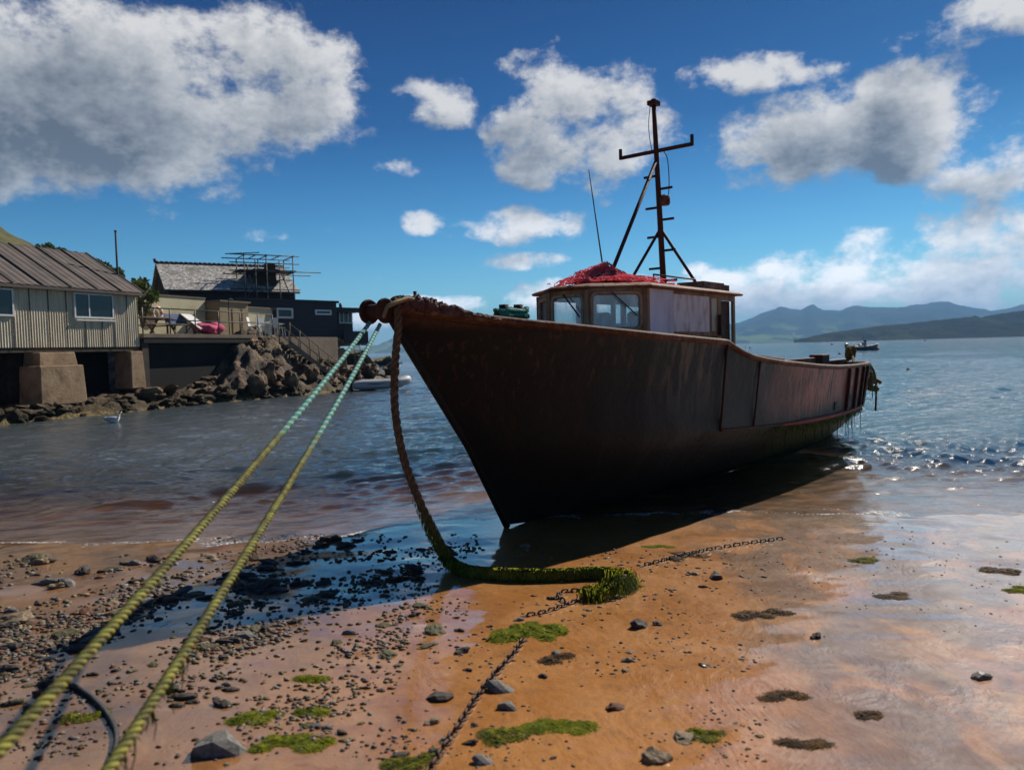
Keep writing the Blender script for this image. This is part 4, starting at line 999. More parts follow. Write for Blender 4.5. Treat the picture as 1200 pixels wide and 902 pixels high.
tag(twisted('teal_rope', tb, .02, .1, [M['teal']], k=5), 'teal rope wound round the twin bitts on the foredeck', 'rope')
sc_ = bw(11.25, .75, 1.42); cp = []
for k in range(5):
    for t in range(16): th = 2*math.pi*t/16; cp.append(sc_+AX*(math.cos(th)*(.13+.02*math.sin(k*2)))+BN*(math.sin(th+k)*.05)+Vector((0,0,.12+math.sin(th)*(.13-.01*k)+.01*k)))
cp += [bw(10.7, .95, 1.39), bw(10.5, 1.0, 1.38)]
tag(twisted('rope_coil', smooth_path(cp, 1), .026, .12, [M['goldrope']], k=5), 'golden brown rope coil on the stern quarter rail', 'rope')
tr_ = thing('stern_tackle', 'tarry rope bundle and tails hanging over the stern quarter of the boat', 'rope', bw(11.2, 1.14, .9))
def tails(nm_, pts, r, mt, lumps=0):
    m_ = MB(); 
    for P in pts: m_.tube(smooth_path([bw(*p) for p in P], 2), r, 6)
    for i in range(lumps): m_.blob(bw(11.15+random.gauss(0,.06), 1.17+random.gauss(0,.05), 1.0+random.gauss(0,.09)), .06, 2, .5, 2, i, sm=True)
    return adopt(m_.build(nm_, M[mt]), tr_)
tails('rope_tail', [[(11.1,1.1,1.37),(11.15,1.2,1.2),(11.2,1.22,.9),(11.2,1.2,.45)],[(11.2,1.05,1.37),(11.25,1.16,1.15),(11.2,1.22,.95)]], .02, 'brownrope')
tails('knot', [[(11.1,1.12,1.2),(11.15,1.2,1.05),(11.2,1.3,.98)]], .035, 'goldrope', 7)
tails('cord', [[(10.75,1.21,1.37),(10.8,1.25,1.1),(10.9,1.22,.85),(10.95,1.2,.7)]], .009, 'teal')
# ------------------------------------------------------------------ the quay on the left
class Fr:
    def __init__(s, o, dx):
        s.o = Vector(o); s.x = Vector((dx[0], dx[1], 0)).normalized(); s.y = Vector((-s.x.y, s.x.x, 0)); s.rz = math.atan2(s.x.y, s.x.x)
    def w(s, x, y, z): return s.o+s.x*x+s.y*y+Vector((0, 0, z))
    def pix(s, px, py, y=0.0):
        d = ray(px, py); t = (s.o+s.y*y-CP).dot(s.y)/d.dot(s.y); p = CP+d*t-s.o; return p.dot(s.x), p.z
    def thing(s, name, label, cat, x=0, y=0, z=0, group=None): return thing(name, label, cat, s.w(x, y, z), s.rz, group)
def W3(b, name, mats, root, off=(0,0,0), bev=0):   # local-frame builder; off = root offset inside the frame
    o = Vector(off); b.v = [tuple(Vector(v)-o) for v in b.v]; return b.build(name, mats, root, bev=bev)
Q = Fr(SHED_O, (.345, .939))
WL = [(-30,-1.5),(-10,-1.5),(-3,-1.9),(4,-2.2),(9,-3.1),(12,-2.2),(16,.6),(19,2.2),(31,5.6),(33,9),(40,20)]
def bank():
    xs = np.arange(-26, 36, .16); ys = np.concatenate([np.arange(-4.4, 4, .14), np.arange(4, 26, .6)]); X, Y = np.meshgrid(xs, ys, indexing='ij'); wl = np.interp(X, [p[0] for p in WL], [p[1] for p in WL])
    d = Y-wl
    crest = np.interp(X, [-26,-2,4.2,6.2,8,11,14,17,20,30,36], [.5,.45,.5,2.5,2.6,2.3,1.7,1.5,1.1,.9,.1]); run = np.interp(X, [-26,3,6,10,14,20,36], [1.4,1.4,3.2,4.2,3.5,3,3])
    t = np.clip(d/run, -1.2, 1); Z = np.where(t > 0, crest*t**.75, t*1.2)
    n = fbm(X*.55+3, Y*.55, 5, .6); n2 = np.abs(fbm(X*1.4, Y*1.4+7, 4, .6))
    flat = np.where(Y > 3.5, np.clip((Y-3.5)/2, 0, 1), 0)
    Z = Z+(n*.75+n2*.7-.14)*np.clip(.55+t, 0.15, 1)*(1-flat)*np.clip(crest/1.4, .55, 1.2)
    inl = np.clip((Y-4)/4, 0, 1)*np.interp(X, [4, 8], [0, 1]); Z = Z*(1-inl*.0)
    Z = np.where(X > 32, Z-(X-32)*.5, Z)
    m, g, b = newmat('tidal_rock'); P = g.geo(); z = g.xyz(P)[2]; n_ = g.noise(P, 1.4, 9, .68); f = g.noise(P, 7, 6, .7)
    col = g.ramp(n_, [(.3,(.015,.011,.009)),(.46,(.075,.05,.032)),(.58,(.22,.13,.068)),(.72,(.40,.27,.15))])
    col = g.mix(g.ss(g.m('ADD', z, g.m('MULTIPLY', f, .5)), .95, .5), col, g.mix(f, (.02,.016,.008), (.12,.075,.018)))
    col = g.mix(g.m('MULTIPLY', g.ss(z, .16, .04), g.ss(f, .42, .6)), col, (.28,.19,.05))
    col = g.mix(g.m('MULTIPLY', g.ss(z, 1.6, 2.3), g.ss(f, .52, .62)), col, (.10,.12,.03))
    g.set(b.inputs['Base Color'], col); b.inputs['Roughness'].default_value = .8; g.set(b.inputs['Normal'], g.bump(g.m('ADD', n_, g.m('MULTIPLY', f, .5)), 1.0, .3))
    o = grid_mesh('rocky_bank', X, Y, Z, m, sm=True); o.location = Q.o; o.rotation_euler[2] = Q.rz; tag(o, kind='structure')
    return lambda x, y: float(Z[int(np.clip((x+26)/.16, 0, len(xs)-1)), int(np.argmin(abs(ys-y)))])
bank_h = bank()
def boulder(px, py, w, h, y, lab, grp='boulders along the quay foot', mt='rock', seed=0):
    x, z = Q.pix(px, py, y); p = Q.w(x, y, z); D = p.y; r = w/2/FPX*D*.72; rz_ = h/2/FPX*D*.75
    b = MB().blob(p, (r, r*.85, rz_*1.25), 3, .6, 1.25, seed+px*.1, rz=Q.rz)
    return tag(b.build('boulder', M[mt], loc=p), lab, 'boulder', grp)
for i, (px, py, w, h, y, lab) in enumerate([
    (176,462,40,18,-1.2,'tilted brown boulder under the right end of the clad shed'),(302,450,34,30,-2.2,'big pale-faced boulder at the water edge left of the steps'),(315,440,24,26,-1.9,'upright brown boulder close behind the big pale-faced one'),
    (342,446,22,28,-2.4,'tall narrow boulder below the middle of the steps'),(366,440,26,24,-2.2,'lumpy boulder just under the lower steps'),(266,462,30,10,-1.9,'low flat boulder at the foot of the dark terrace wall'),
    (235,466,34,10,-1.9,'low weedy boulder at the foot of the terrace wall'),(205,470,36,10,-1.8,'low golden-edged boulder right of the shed pier'),(435,434,30,20,3.4,'large dark boulder at the rocky point behind the dinghy'),
    (458,434,26,14,4.4,'rounded dark boulder at the end of the rocky point'),(414,438,24,16,1.6,'dark boulder at the foot of the ladder'),(420,425,22,16,4.5,'dark boulder behind the ropes at the rocky point'),
    (395,446,24,20,-.6,'boulder at the bottom of the steps'),(325,420,30,24,-.6,'brown boulder built into the bank under the terrace corner'),(300,412,22,18,-.3,'small boulder below the railing corner'),
    (350,462,24,8,-2.7,'low wet boulder at the water line under the steps'),(142,470,30,12,-1.3,'low weedy boulder beside the lower concrete pier'),(30,484,44,12,-1.4,'weedy boulder in front of the shed at the left edge'),(75,480,36,12,-1.45,'weedy boulder in front of the concrete pier')]):
    boulder(px, py, w, h, y, lab, seed=i)
rub = []
for i in range(8):
    me = MB().blob((0,0,0), (1,.8,.62), 3, .7, 1.3, i*5+2, sm=False).build('rock', M['rock']).data; rub.append(me)
for o in [o for o in COL.objects if o.name.startswith('rock') and o.type == 'MESH' and o.name != 'rocky_bank']: bpy.data.objects.remove(o)
k = 0
while k < 170:
    x = random.uniform(-9, 22); w_ = interp(x, WL); y_ = w_+abs(random.gauss(0, 1.5))-.2
    if x < 5 and random.random() < .6: y_ = w_+random.uniform(-.2, .9)
    o = bpy.data.objects.new('rock', random.choice(rub)); COL.objects.link(o); r = random.choice((.12,.16,.2,.26,.34)); o.scale = (r*random.uniform(.8,1.5), r, r*random.uniform(.6,1)); o.rotation_euler = (random.gauss(0,.4), random.gauss(0,.4), random.uniform(0,6.28)); o.location = Q.w(x, y_, bank_h(x, y_)+r*.2)
    tag(o, 'small broken rock lying loose on the bank below the quay buildings', 'rock', 'loose rocks on the quay bank'); k += 1
# -------------------------------------------------------- clad shed on piers
x1, zb = Q.pix(163, 405); _, ze = Q.pix(163, 341); XL = -15.5
ZB, ZE = 2.28, 4.42
shed = Q.thing('boathouse', 'weathered clad shed with a dark corrugated roof standing on concrete piers at the left', 'shed', -4, 0, .5)
O = (-4, 0, .5)
w = MB(); pts = []; n = int((x1-XL)/.0475)
prof_ = [(lerp(XL, x1, i/n), (-.024 if i % 2 else 0)) for i in range(n+1)]
w.loft([[(a, b, ZB) for a, b in prof_], [(a, b, ZE) for a, b in prof_]], closed=False, cap=False, sm=False)
w.add([(x1, 0, ZB), (x1, 5.2, ZB), (x1, 5.2, ZE), (x1, 2.6, ZE+1.55), (x1, 0, ZE)], [(0,1,2,3,4)]); w.add([(XL, 0, ZB), (XL, 5.2, ZB), (XL, 5.2, ZE), (XL, 2.6, ZE+1.55), (XL, 0, ZE)], [(0,1,2,3,4)])
w.add([(XL, 5.2, ZB), (x1, 5.2, ZB), (x1, 5.2, ZE), (XL, 5.2, ZE)], [(0,1,2,3)])
W3(w, 'wall', M['shedwall'], shed, O)
st = MB()
for px in (15, 35, 57, 78, 99, 119, 133, 149): a, _ = Q.pix(px, 380); st.box(a-.015, -.034, ZB, a+.015, -.027, ZE)
W3(st, 'cladding_joint', M['seam'], shed, O)
r = MB(); rx = MB()
n = 110; rl = [(lerp(XL, x1+.18, i/n), (.035 if i % 2 else 0)) for i in range(n+1)]
def roofp(t, dz=0): return [(a, lerp(-.28, 2.6, t), lerp(ZE-.12, ZE+1.58, t)+dz+b) for a, b in rl]
r.loft([roofp(0), roofp(1)], closed=False, cap=False, sm=False)
r.add([(XL, 2.6, ZE+1.6), (x1+.18, 2.6, ZE+1.6), (x1+.18, 5.4, ZE-.1), (XL, 5.4, ZE-.1)], [(0,1,2,3)])
r.box(XL, -.27, ZE-.22, x1+.16, -.2, ZE-.125); r.hexa([(x1+.1,-.28,ZE-.2),(x1+.18,-.28,ZE-.2),(x1+.18,2.6,ZE+1.5),(x1+.1,2.6,ZE+1.5)], [(x1+.1,-.28,ZE-.13),(x1+.18,-.28,ZE-.13),(x1+.18,2.6,ZE+1.59),(x1+.1,2.6,ZE+1.59)])
rfm = W3(r, 'roof', M['shedroof'], shed, O)
s_ = MB()
for i in range(14):
    a = x1+.1-i*1.05; s_.bar((a, -.27, ZE-.08), (a, 2.58, ZE+1.61), .06, .05)
W3(s_, 'batten', M['seam'], rfm, O)
def window(fr, root, off, px0, py0, px1, py1, mull, name='window', y=0, depth=.05, fw=.055, fm='white'):
    a0, _ = fr.pix(px0, (py0+py1)/2, y); a1, _ = fr.pix(px1, (py0+py1)/2, y); xm = (px0+px1)/2; _, z1 = fr.pix(xm, py0, y); _, z0 = fr.pix(xm, py1, y)
    f = MB(); f.box(a0, y-depth, z0, a0+fw, y, z1); f.box(a1-fw, y-depth, z0, a1, y, z1); f.box(a0+fw, y-depth, z1-fw, a1-fw, y, z1); f.box(a0+fw, y-depth, z0, a1-fw, y, z0+fw)
    for m_ in mull: c = lerp(a0, a1, m_); f.box(c-fw*.45, y-depth+.005, z0+fw, c+fw*.45, y, z1-fw)
    w_ = W3(f, name, M[fm], root, off)
    W3(MB().box(a0+fw*.5, y-.022, z0+fw*.5, a1-fw*.5, y-.008, z1-fw*.5), 'pane', M['pane'], w_, off); return w_
wn = window(Q, shed, O, 86, 344, 132, 373, (.37,), y=-.034)
window(Q, shed, O, -24, 337, 15, 370, (.5,), y=-.034)
sl_ = MB(); a0, z0 = Q.pix(89, 374, -.034); a1, _ = Q.pix(133, 374, -.034); W3(sl_.box(a0-.04, -.12, z0-.05, a1+.04, -.036, z0-.004), 'sill', M['white'], wn, O)
W3(MB().box(XL, .02, ZB-.16, x1, 5.15, ZB-.004), 'floor', M['darktimber'], shed, O)
def pier(px0, px1, py0, py1, y, dep, mt='conc', nm_='pier'):
    a0, _ = Q.pix(px0, (py0+py1)/2, y); a1, _ = Q.pix(px1, (py0+py1)/2, y); _, zt = Q.pix((px0+px1)/2, py0, y); _, z0 = Q.pix((px0+px1)/2, py1, y)
    return W3(MB().hexa([(a0-.06,y-.05,z0),(a1+.06,y-.05,z0),(a1+.06,y+dep,z0),(a0-.06,y+dep,z0)], [(a0,y,min(zt,ZB-.17)),(a1,y,min(zt,ZB-.17)),(a1,y+dep,min(zt,ZB-.17)),(a0,y+dep,min(zt,ZB-.17))]), nm_, M[mt], shed, O, bev=.03)
pier(46, 88, 405, 429, -.3, .7); pier(48, 99, 428, 474, -.75, .95); pier(154, 168, 405, 455, -.15, .8)
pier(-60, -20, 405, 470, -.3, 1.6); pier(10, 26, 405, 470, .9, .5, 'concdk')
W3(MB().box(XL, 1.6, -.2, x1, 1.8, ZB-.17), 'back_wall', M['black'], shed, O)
fp = thing('flagpole', 'bare dark pole rising beside the shed gable', 'pole', Q.w(x1+.1, 1.0, 3.5)); a, z = Q.pix(155, 275, 1.0); b_, z2 = Q.pix(160, 336, 1.0)
adopt(MB().tube([Q.w(x1+.1, 1.0, 2.9), Q.w(x1+.1, 1.0, z)], [.055, .035], 8).build('pole_shaft', M['netdark']), fp); adopt(MB().tube([Q.w(x1+.1, 1.0, z), Q.w(x1+.1, 1.0, z+.06)], .05, 8).build('pole_cap', M['netdark']), fp)
# -------------------------------------------------------- terrace
tx0 = x1+.12; tx1, _ = Q.pix(291, 410); ZT = 2.78
te = Q.thing('terrace', 'dark-walled quay terrace with a concrete deck between the shed and the rocks', 'terrace', tx0+3, 0, 0); O = (tx0+3, 0, 0)
W3(MB().box(tx0, -.12, ZT-.16, tx1+.15, 5.2, ZT), 'deck_slab', M['slab'], te, O, bev=.01)
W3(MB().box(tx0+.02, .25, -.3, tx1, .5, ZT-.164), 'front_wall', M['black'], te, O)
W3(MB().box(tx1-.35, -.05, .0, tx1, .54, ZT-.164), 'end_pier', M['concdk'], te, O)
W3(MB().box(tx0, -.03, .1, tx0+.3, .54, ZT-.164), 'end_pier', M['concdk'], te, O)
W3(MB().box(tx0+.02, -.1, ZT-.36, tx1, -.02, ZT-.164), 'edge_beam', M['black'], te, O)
W3(MB().box(tx1+.16, .4, 1.0, tx1+8, 6, ZT-.05), 'back_deck', M['slab'], te, O)
# stone retaining wall end
sw = MB()
for i in range(60):
    u, v = random.random(), random.random(); sw.blob(Q.w(tx1+.15+u*2.0, -.15+.25*random.random()-.5*(1-v), .9+v*1.75), (.26,.2,.17), 1, .35, 1.3, i, rz=Q.rz+random.gauss(0,.2))
tag(sw.build('stone_retaining_wall', M['rock'], loc=Q.w(tx1+1, 0, 1)), 'rough stone retaining wall holding up the terrace corner', 'wall')
def railing(fr, pts, h, label, post=1.2, rails=(1, .55), name='railing', r=.024, grp=None):
    P = [fr.w(*p) for p in pts]; root = thing(name, label, 'railing', P[0], 0, grp)
    for f in rails: adopt(MB().tube([p+Vector((0,0,h*f)) for p in P], r, 6).build('rail', M['galv']), root)
    for p in resample(P, post): adopt(MB().tube([p, p+Vector((0,0,h))], r*1.15, 6).build('post', M['galv']), root)
    return root
railing(Q, [(tx0+.05, -.05, ZT), (tx1+.1, -.05, ZT), (tx1+2.2, .3, ZT)], 1.0, 'grey metal railing along the front edge of the terrace')
cwx0, cz = Q.pix(165, 345, 4.2); cwx1, _ = Q.pix(240, 350, 4.2)
cw = Q.thing('cream_wall', 'cream rendered wall behind the terrace seats', 'wall', cwx0+2, 4.3, ZT); O = (cwx0+2, 4.3, ZT)
W3(MB().hexa([(cwx0-1.5,4.2,ZT+.004),(cwx1,4.2,ZT+.004),(cwx1,4.5,ZT+.004),(cwx0-1.5,4.5,ZT+.004)], [(cwx0-1.5,4.2,4.75),(cwx1,4.2,4.7),(cwx1,4.5,4.7),(cwx0-1.5,4.5,4.75)]), 'wall_face', M['creamwall'], cw, O, bev=.02)
W3(MB().box(cwx0-1.5, 4.17, 4.72, cwx1+.03, 4.53, 4.79), 'coping', M['slab'], cw, O)
tnx1, _ = Q.pix(291, 370, 3.4)
tn = Q.thing('store_shed', 'tan flat-roofed store with double doors at the back of the terrace', 'shed', cwx1+1.5, 4.2, ZT); O = (cwx1+1.5, 4.2, ZT)
_, tz = Q.pix(250, 353, 3.4)
W3(MB().box(cwx1+.1, 3.4, ZT+.004, tnx1, 6.2, tz), 'wall', M['tanwall'], tn, O); W3(MB().box(cwx1+.04, 3.3, tz+.002, tnx1+.1, 6.3, tz+.09), 'roof', M['slab'], tn, O)
for i in (0, 1): a = lerp(cwx1, tnx1, .45+.2*i); W3(MB().box(a, 3.37, ZT+.05, a+.75, 3.398, tz-.3), 'door', M['tanwall'], tn, O)
c2 = Q.thing('cream_outhouse', 'low cream outhouse beside the dark building', 'shed', tnx1+1.5, 4.0, ZT); O = (tnx1+1.5, 4.0, ZT); _, oz = Q.pix(305, 362, 3.8); ox1, _ = Q.pix(322, 370, 3.8)
W3(MB().box(tnx1+.12, 3.8, ZT-.04, ox1+1, 6, oz), 'wall', M['creamwall'], c2, O); W3(MB().box(tnx1+.11, 3.7, oz+.002, ox1+1.1, 6.1, oz+.09), 'roof', M['slab'], c2, O)
# lifebuoy on the wall
lx, lz = Q.pix(184, 367, 4.1); lb = Q.thing('lifebuoy', 'white and orange lifebuoy hung on the cream wall', 'lifebuoy', lx, 4.1, lz)
MB().ring((0,0,0), .27, .075, (0,1,0), 28, 8).build('ring', M['white'], lb)
for k in range(4): MB().ring((0,0,0), .27, .08, (0,1,0), 5, 8, 0, k*math.pi/2+.5, k*math.pi/2+.95).build('band', M['orange'], lb)
def table(x, y_, label):
    t = Q.thing('picnic_table', label, 'table', x, y_, ZT)
    MB().box(-.85,-.36,.70,.85,.36,.75).build('tabletop', M['timber'], t, bev=.005)
    for s in (-1, 1):
        MB().box(-.85, s*.7-.13, .42, .85, s*.7+.13, .46).build('bench_seat', M['timber'], t, bev=.005)
        l = MB(); 
        for q in (-1, 1): l.bar((s*.6, q*.25, .70), (s*.6, q*.75, 0), .08, .06)
        l.bar((s*.6, -.78, .40), (s*.6, .78, .40), .07, .05); l.build('leg_frame', M['darktimber'], t)
ta, _ = Q.pix(182, 385, 1.4); table(ta, 1.6, 'wooden picnic table in front of the lifebuoy')
def bench(x, y_, label, mt):
    t = Q.thing('garden_bench', label, 'bench', x, y_, ZT); MB().box(-.6,-.25,.42,.6,.22,.46).build('seat', M[mt], t); MB().hexa([(-.6,.2,.5),(.6,.2,.5),(.6,.24,.5),(-.6,.24,.5)],[(-.6,.3,.92),(.6,.3,.92),(.6,.34,.92),(-.6,.34,.92)]).build('backrest', M['blue'], t)
    for s in (-1, 1):
        for q in (-1, 1): MB().box(s*.55-.03, q*.2-.03, 0, s*.55+.03, q*.2+.03, .42).build('leg', M['darktimber'], t)
        MB().box(s*.6-.03, -.25, .62, s*.6+.03, .22, .66).build('armrest', M['timber'], t)
ba, _ = Q.pix(212, 385, 1.2); bench(ba, 1.2, 'timber bench with blue cushions on the terrace right of the picnic table', 'timber')
da, _ = Q.pix(229, 385, 1.0); t = Q.thing('deck_chair', 'pale slanted deck chair beside the magenta heap', 'chair', da, 1.0, ZT)
MB().hexa([(-.3,-.5,.25),(.3,-.5,.25),(.3,-.5,.29),(-.3,-.5,.29)],[(-.3,.5,.9),(.3,.5,.9),(.3,.5,.94),(-.3,.5,.94)]).build('sling', M['white'], t)
for s in (-1, 1): MB().bar((s*.33,-.6,.2),(s*.33,.55,.96),.04,.04).build('side_rail', M['timber'], t); MB().bar((s*.34,.35,0),(s*.34,-.2,.5),.04,.04).build('leg', M['timber'], t); MB().bar((s*.34,-.5,0),(s*.34,-.1,.5),.04,.04).build('leg', M['timber'], t)
ha, hz = Q.pix(246, 385, .6); hp_ = MB()
for i in range(9): hp_.blob((random.gauss(0,.45), random.gauss(0,.15), .22+.2*random.random()*math.exp(-abs(i-4)*.2)), (.34,.25,.22), 2, .4, 2, i, sm=True, flat=.21)
o = hp_.build('cloth_heap', M['pink']); o.location = Q.w(ha, .7, ZT); o.rotation_euler[2] = Q.rz; tag(o, 'magenta cloth heap piled on the terrace by the railing', 'cloth')
def wchair(x, y_, rz, label):
    t = thing('plastic_chair', label, 'chair', Q.w(x, y_, ZT), Q.rz+rz, 'white plastic chairs on the terrace'); MB().box(-.23,-.22,.42,.23,.22,.45).build('seat', M['white'], t)
    MB().hexa([(-.22,.2,.45),(.22,.2,.45),(.22,.23,.45),(-.22,.23,.45)],[(-.2,.3,.9),(.2,.3,.9),(.2,.33,.9),(-.2,.33,.9)]).build('backrest', M['white'], t)
    for s in (-1, 1):
        for q in (-1, 1): MB().bar((s*.2,q*.18,.42),(s*.24,q*.22,0),.035,.035).build('leg', M['white'], t)
        MB().bar((s*.24,-.2,.62),(s*.24,.24,.66),.04,.03).build('armrest', M['white'], t)
for px, y_, rz, lab in ((298,.9,.4,'white plastic chair nearest the tan store'),(309,.8,-.3,'white plastic chair in the middle of the railing corner'),(319,1.0,2.6,'white plastic chair turned away near the top of the steps'),(328,1.2,.9,'white plastic chair closest to the dark building')): a, _ = Q.pix(px, 388, y_); wchair(a, y_, rz, lab)
ch_x, _ = Q.pix(314, 388, 1.5); t = Q.thing('drinks_table', 'small white round table among the plastic chairs', 'table', ch_x, 1.7, ZT); MB().tube([(0,0,.70),(0,0,.73)], .4, 20).build('tabletop', M['white'], t); MB().tube([(0,0,0),(0,0,.7)], .04, 8).build('pedestal', M['white'], t)
lpx, lpz = Q.pix(286, 349, 3.0); lp_ = Q.thing('lamp_post', 'short curved lamp post standing by the tan store', 'lamp post', lpx-1.2, 3.0, ZT)
MB().tube(smooth_path([(0,0,0),(0,0,1.7),(.06,0,1.9),(.25,0,1.92)]), .025, 6).build('post', M['netdark'], lp_); MB().tube([(.25,0,1.93),(.25,0,1.83)], [.03,.1], 10).build('lamp_head', M['netdark'], lp_)
# -------------------------------------------------------- steps down to the water
sx0, sz0 = Q.pix(334, 404, -.6); sx1, sz1 = Q.pix(390, 446, -1.6)
sp, sq = Q.w(sx0, -.6, sz0+.05), Q.w(sx1, -1.6, max(.35, sz1)); stp = thing('stairway', 'weathered stairway with handrails running down the rocks to the water', 'stairs', sq); dv = sq-sp; side = Vector((dv.y, -dv.x, 0)).normalized()
for s in (-.45, .45): adopt(MB().bar(sp+side*s, sq+side*s, .07, .22).build('stringer', M['timber']), stp)
for i in range(14):
    c = sp.lerp(sq, (i+.5)/14); adopt(MB().bar(c-side*.42, c+side*.42, .24, .04).build('tread', M['darktimber']), stp)
for s in (-.48, .48):
    for h in (.5, .95): adopt(MB().tube([sp+side*s+Vector((0,0,h)), sq+side*s+Vector((0,0,h))], .026, 6).build('handrail', M['timber']), stp)
    for i in range(6): c = sp.lerp(sq, i/5)+side*s; adopt(MB().tube([c, c+Vector((0,0,1.0))], .03, 6).build('rail_post', M['timber']), stp)
# -------------------------------------------------------- charcoal building over the rocks
DB = Fr(atY(283, 405, 41.5)*1.0, (.65, .76)); DB.o.z = 0
dx1, _ = DB.pix(395, 380); _, zt = DB.pix(300, 350); ZS = 2.72; dl, _ = DB.pix(250, 380)
dkb = DB.thing('charcoal_building', 'low charcoal-clad flat-roofed building cantilevered over the rocks', 'building', 3, 2, 0); O = (3, 2, 0)
W3(MB().box(0, 0, ZS, dx1, 6, zt-.1), 'wall', M['charcoal'], dkb, O); W3(MB().box(-.1, -.12, zt-.098, dx1+.12, 6.1, zt+.03), 'roof', M['charcoal'], dkb, O)
window(DB, dkb, O, 306, 361, 314, 372, (), y=-.002); window(DB, dkb, O, 324, 361, 343, 373, (), y=-.002, fw=.1); window(DB, dkb, O, 369, 363, 388, 369, (), y=-.002, fw=.09)
bx1, _ = DB.pix(413, 370, 1.2)
W3(MB().box(dx1+.01, 1.2, ZS, bx1, 5, 4.35), 'bay_wall', M['charcoal'], dkb, O); W3(MB().box(dx1+.13, .3, 4.352, bx1+.25, 5.2, 4.62), 'bay_roof', M['charcoal'], dkb, O)
bwz = MB(); window(DB, dkb, O, 397, 364, 412, 379, (.35,.7), y=1.198, fw=.07)
cx, cz = DB.pix(398, 350, 1); W3(MB().tube([(cx+.8, 2, 4.6), (cx+.8, 2, 5.0)], .1, 8), 'flue', M['galv'], dkb, O)
sx1_, _ = DB.pix(430, 392, -.6); sx0_, _ = DB.pix(318, 392, -.2)
W3(MB().box(sx0_, -.25, ZS-.55, dx1+.0, 6, ZS-.004), 'floor_slab', M['slab'], dkb, O, bev=.02)
W3(MB().box(dx1-.0, -.6, ZS-.45, sx1_, 3.5, ZS-.08), 'balcony', M['slab'], dkb, O, bev=.02)
W3(MB().box(dx1+.01, -.66, ZS-.32, sx1_+.05, -.602, ZS+.42), 'balcony_parapet', M['charcoal'], dkb, O); W3(MB().box(sx1_-.0, -.6, ZS-.32, sx1_+.06, 3.4, ZS+.42), 'balcony_parapet', M['charcoal'], dkb, O)
pa, _ = DB.pix(389, 415, .4); pb, _ = DB.pix(404, 415, .4); W3(MB().hexa([(pa,.4,.2),(pb+.3,.4,.2),(pb+.3,2,.2),(pa,2,.2)], [(pa,.4,ZS-.56),(pb,.4,ZS-.56),(pb,2,ZS-.56),(pa,2,ZS-.56)]), 'pillar', M['conc'], dkb, O, bev=.04)
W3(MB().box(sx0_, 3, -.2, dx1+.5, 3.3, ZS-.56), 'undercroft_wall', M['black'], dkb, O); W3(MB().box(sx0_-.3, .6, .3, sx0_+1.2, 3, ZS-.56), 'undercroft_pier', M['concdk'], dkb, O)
la, lz0 = DB.pix(419, 416, -.75); lad = DB.thing('ladder', 'thin metal ladder hanging below the balcony of the charcoal building', 'ladder', la, -.75, .5)
for s in (-.22, .22): MB().tube([(s, 0, .0), (s, 0, ZS-.9)], .03, 6).build('side_rail', M['galv'], lad)
for i in range(8): MB().tube([(-.22, 0, .15+i*.22), (.22, 0, .15+i*.22)], .018, 5).build('rung', M['galv'], lad)
# -------------------------------------------------------- slate-roofed house with scaffold
SHs = Fr(atY(200, 400, 46.5), (.85, .53)); SHs.o.z = 0
ex, ez = SHs.pix(199, 339); rx1, _ = SHs.pix(346, 345); dpt = 3.2
_, rz0 = SHs.pix(192, 310, dpt); hs_ = SHs.thing('slate_house', 'dark stone house with a speckled slate roof behind the terrace', 'house', 4, 2, 0); O = (4, 2, 0)
W3(MB().add([(0,0,1),(rx1,0,1),(rx1,0,ez),(0,0,ez),(0,2*dpt,1),(rx1,2*dpt,1),(rx1,2*dpt,ez),(0,2*dpt,ez),(0,dpt,rz0),(rx1,dpt,rz0)], [(0,1,2,3),(4,5,6,7),(0,3,8,7,4),(1,2,9,6,5)]), 'wall', M['darkstone'], hs_, O)
r = MB(); e_ = .22
for s in (0, 1):
    y0 = -.2 if s == 0 else 2*dpt+.2; z0 = ez-.12; r.hexa([(-e_, y0, z0), (rx1+e_, y0, z0), (rx1+e_, dpt, rz0), (-e_, dpt, rz0)], [(-e_, y0, z0+.1), (rx1+e_, y0, z0+.1), (rx1+e_, dpt, rz0+.1), (-e_, dpt, rz0+.1)])
rf_ = W3(r, 'roof', M['slate'], hs_, O)
rt = MB()
for i in range(28): a = lerp(-e_, rx1+e_, i/28); rt.tube([(a, dpt, rz0+.10), (a+(rx1+2*e_)/28*.9, dpt, rz0+.10)], [.12, .10], 8)
W3(rt, 'ridge_tiles', M['seam'], rf_, O); W3(MB().tube([(-e_, dpt, rz0+.1), (-e_-.05, dpt, rz0+.35)], .09, 6), 'finial', M['seam'], rf_, O)
W3(MB().tube([(-e_, -.28, ez-.1), (rx1+e_, -.28, ez-.1)], .07, 8), 'gutter', M['netdark'], hs_, O)
# dormer being rebuilt
da0, _ = SHs.pix(300, 330, .5); da1, _ = SHs.pix(324, 330, .5); dt = MB(); _, dz_ = SHs.pix(312, 317, .5)
dmr = W3(MB().box(da0, .5, ez-.2, da1, 3.0, dz_), 'dormer', M['darkstone'], hs_, O); W3(MB().box(da0-.12, .35, dz_+.002, da1+.12, 3.1, dz_+.1), 'dormer_roof', M['seam'], dmr, O)
sf = SHs.thing('scaffold', 'tube scaffold with a plank platform wrapped round the house roof', 'scaffold', da0, -.6, 0); O = (da0, -.6, 0)
xs_ = [SHs.pix(p, 330, -.7)[0] for p in (287, 300, 313, 328, 344)]; _, zp = SHs.pix(315, 317, -.7); _, ztop = SHs.pix(290, 297, -.7)
for i, a in enumerate(xs_):
    for yq in (-.7, 1.4):
        top_ = ztop-(.35*(i in (1, 3))); 
        if yq > 0: top_ -= .1
        W3(MB().tube([(a, yq, 2.0), (a, yq, top_)], .04, 6), 'standard', M['galv'], sf, O)
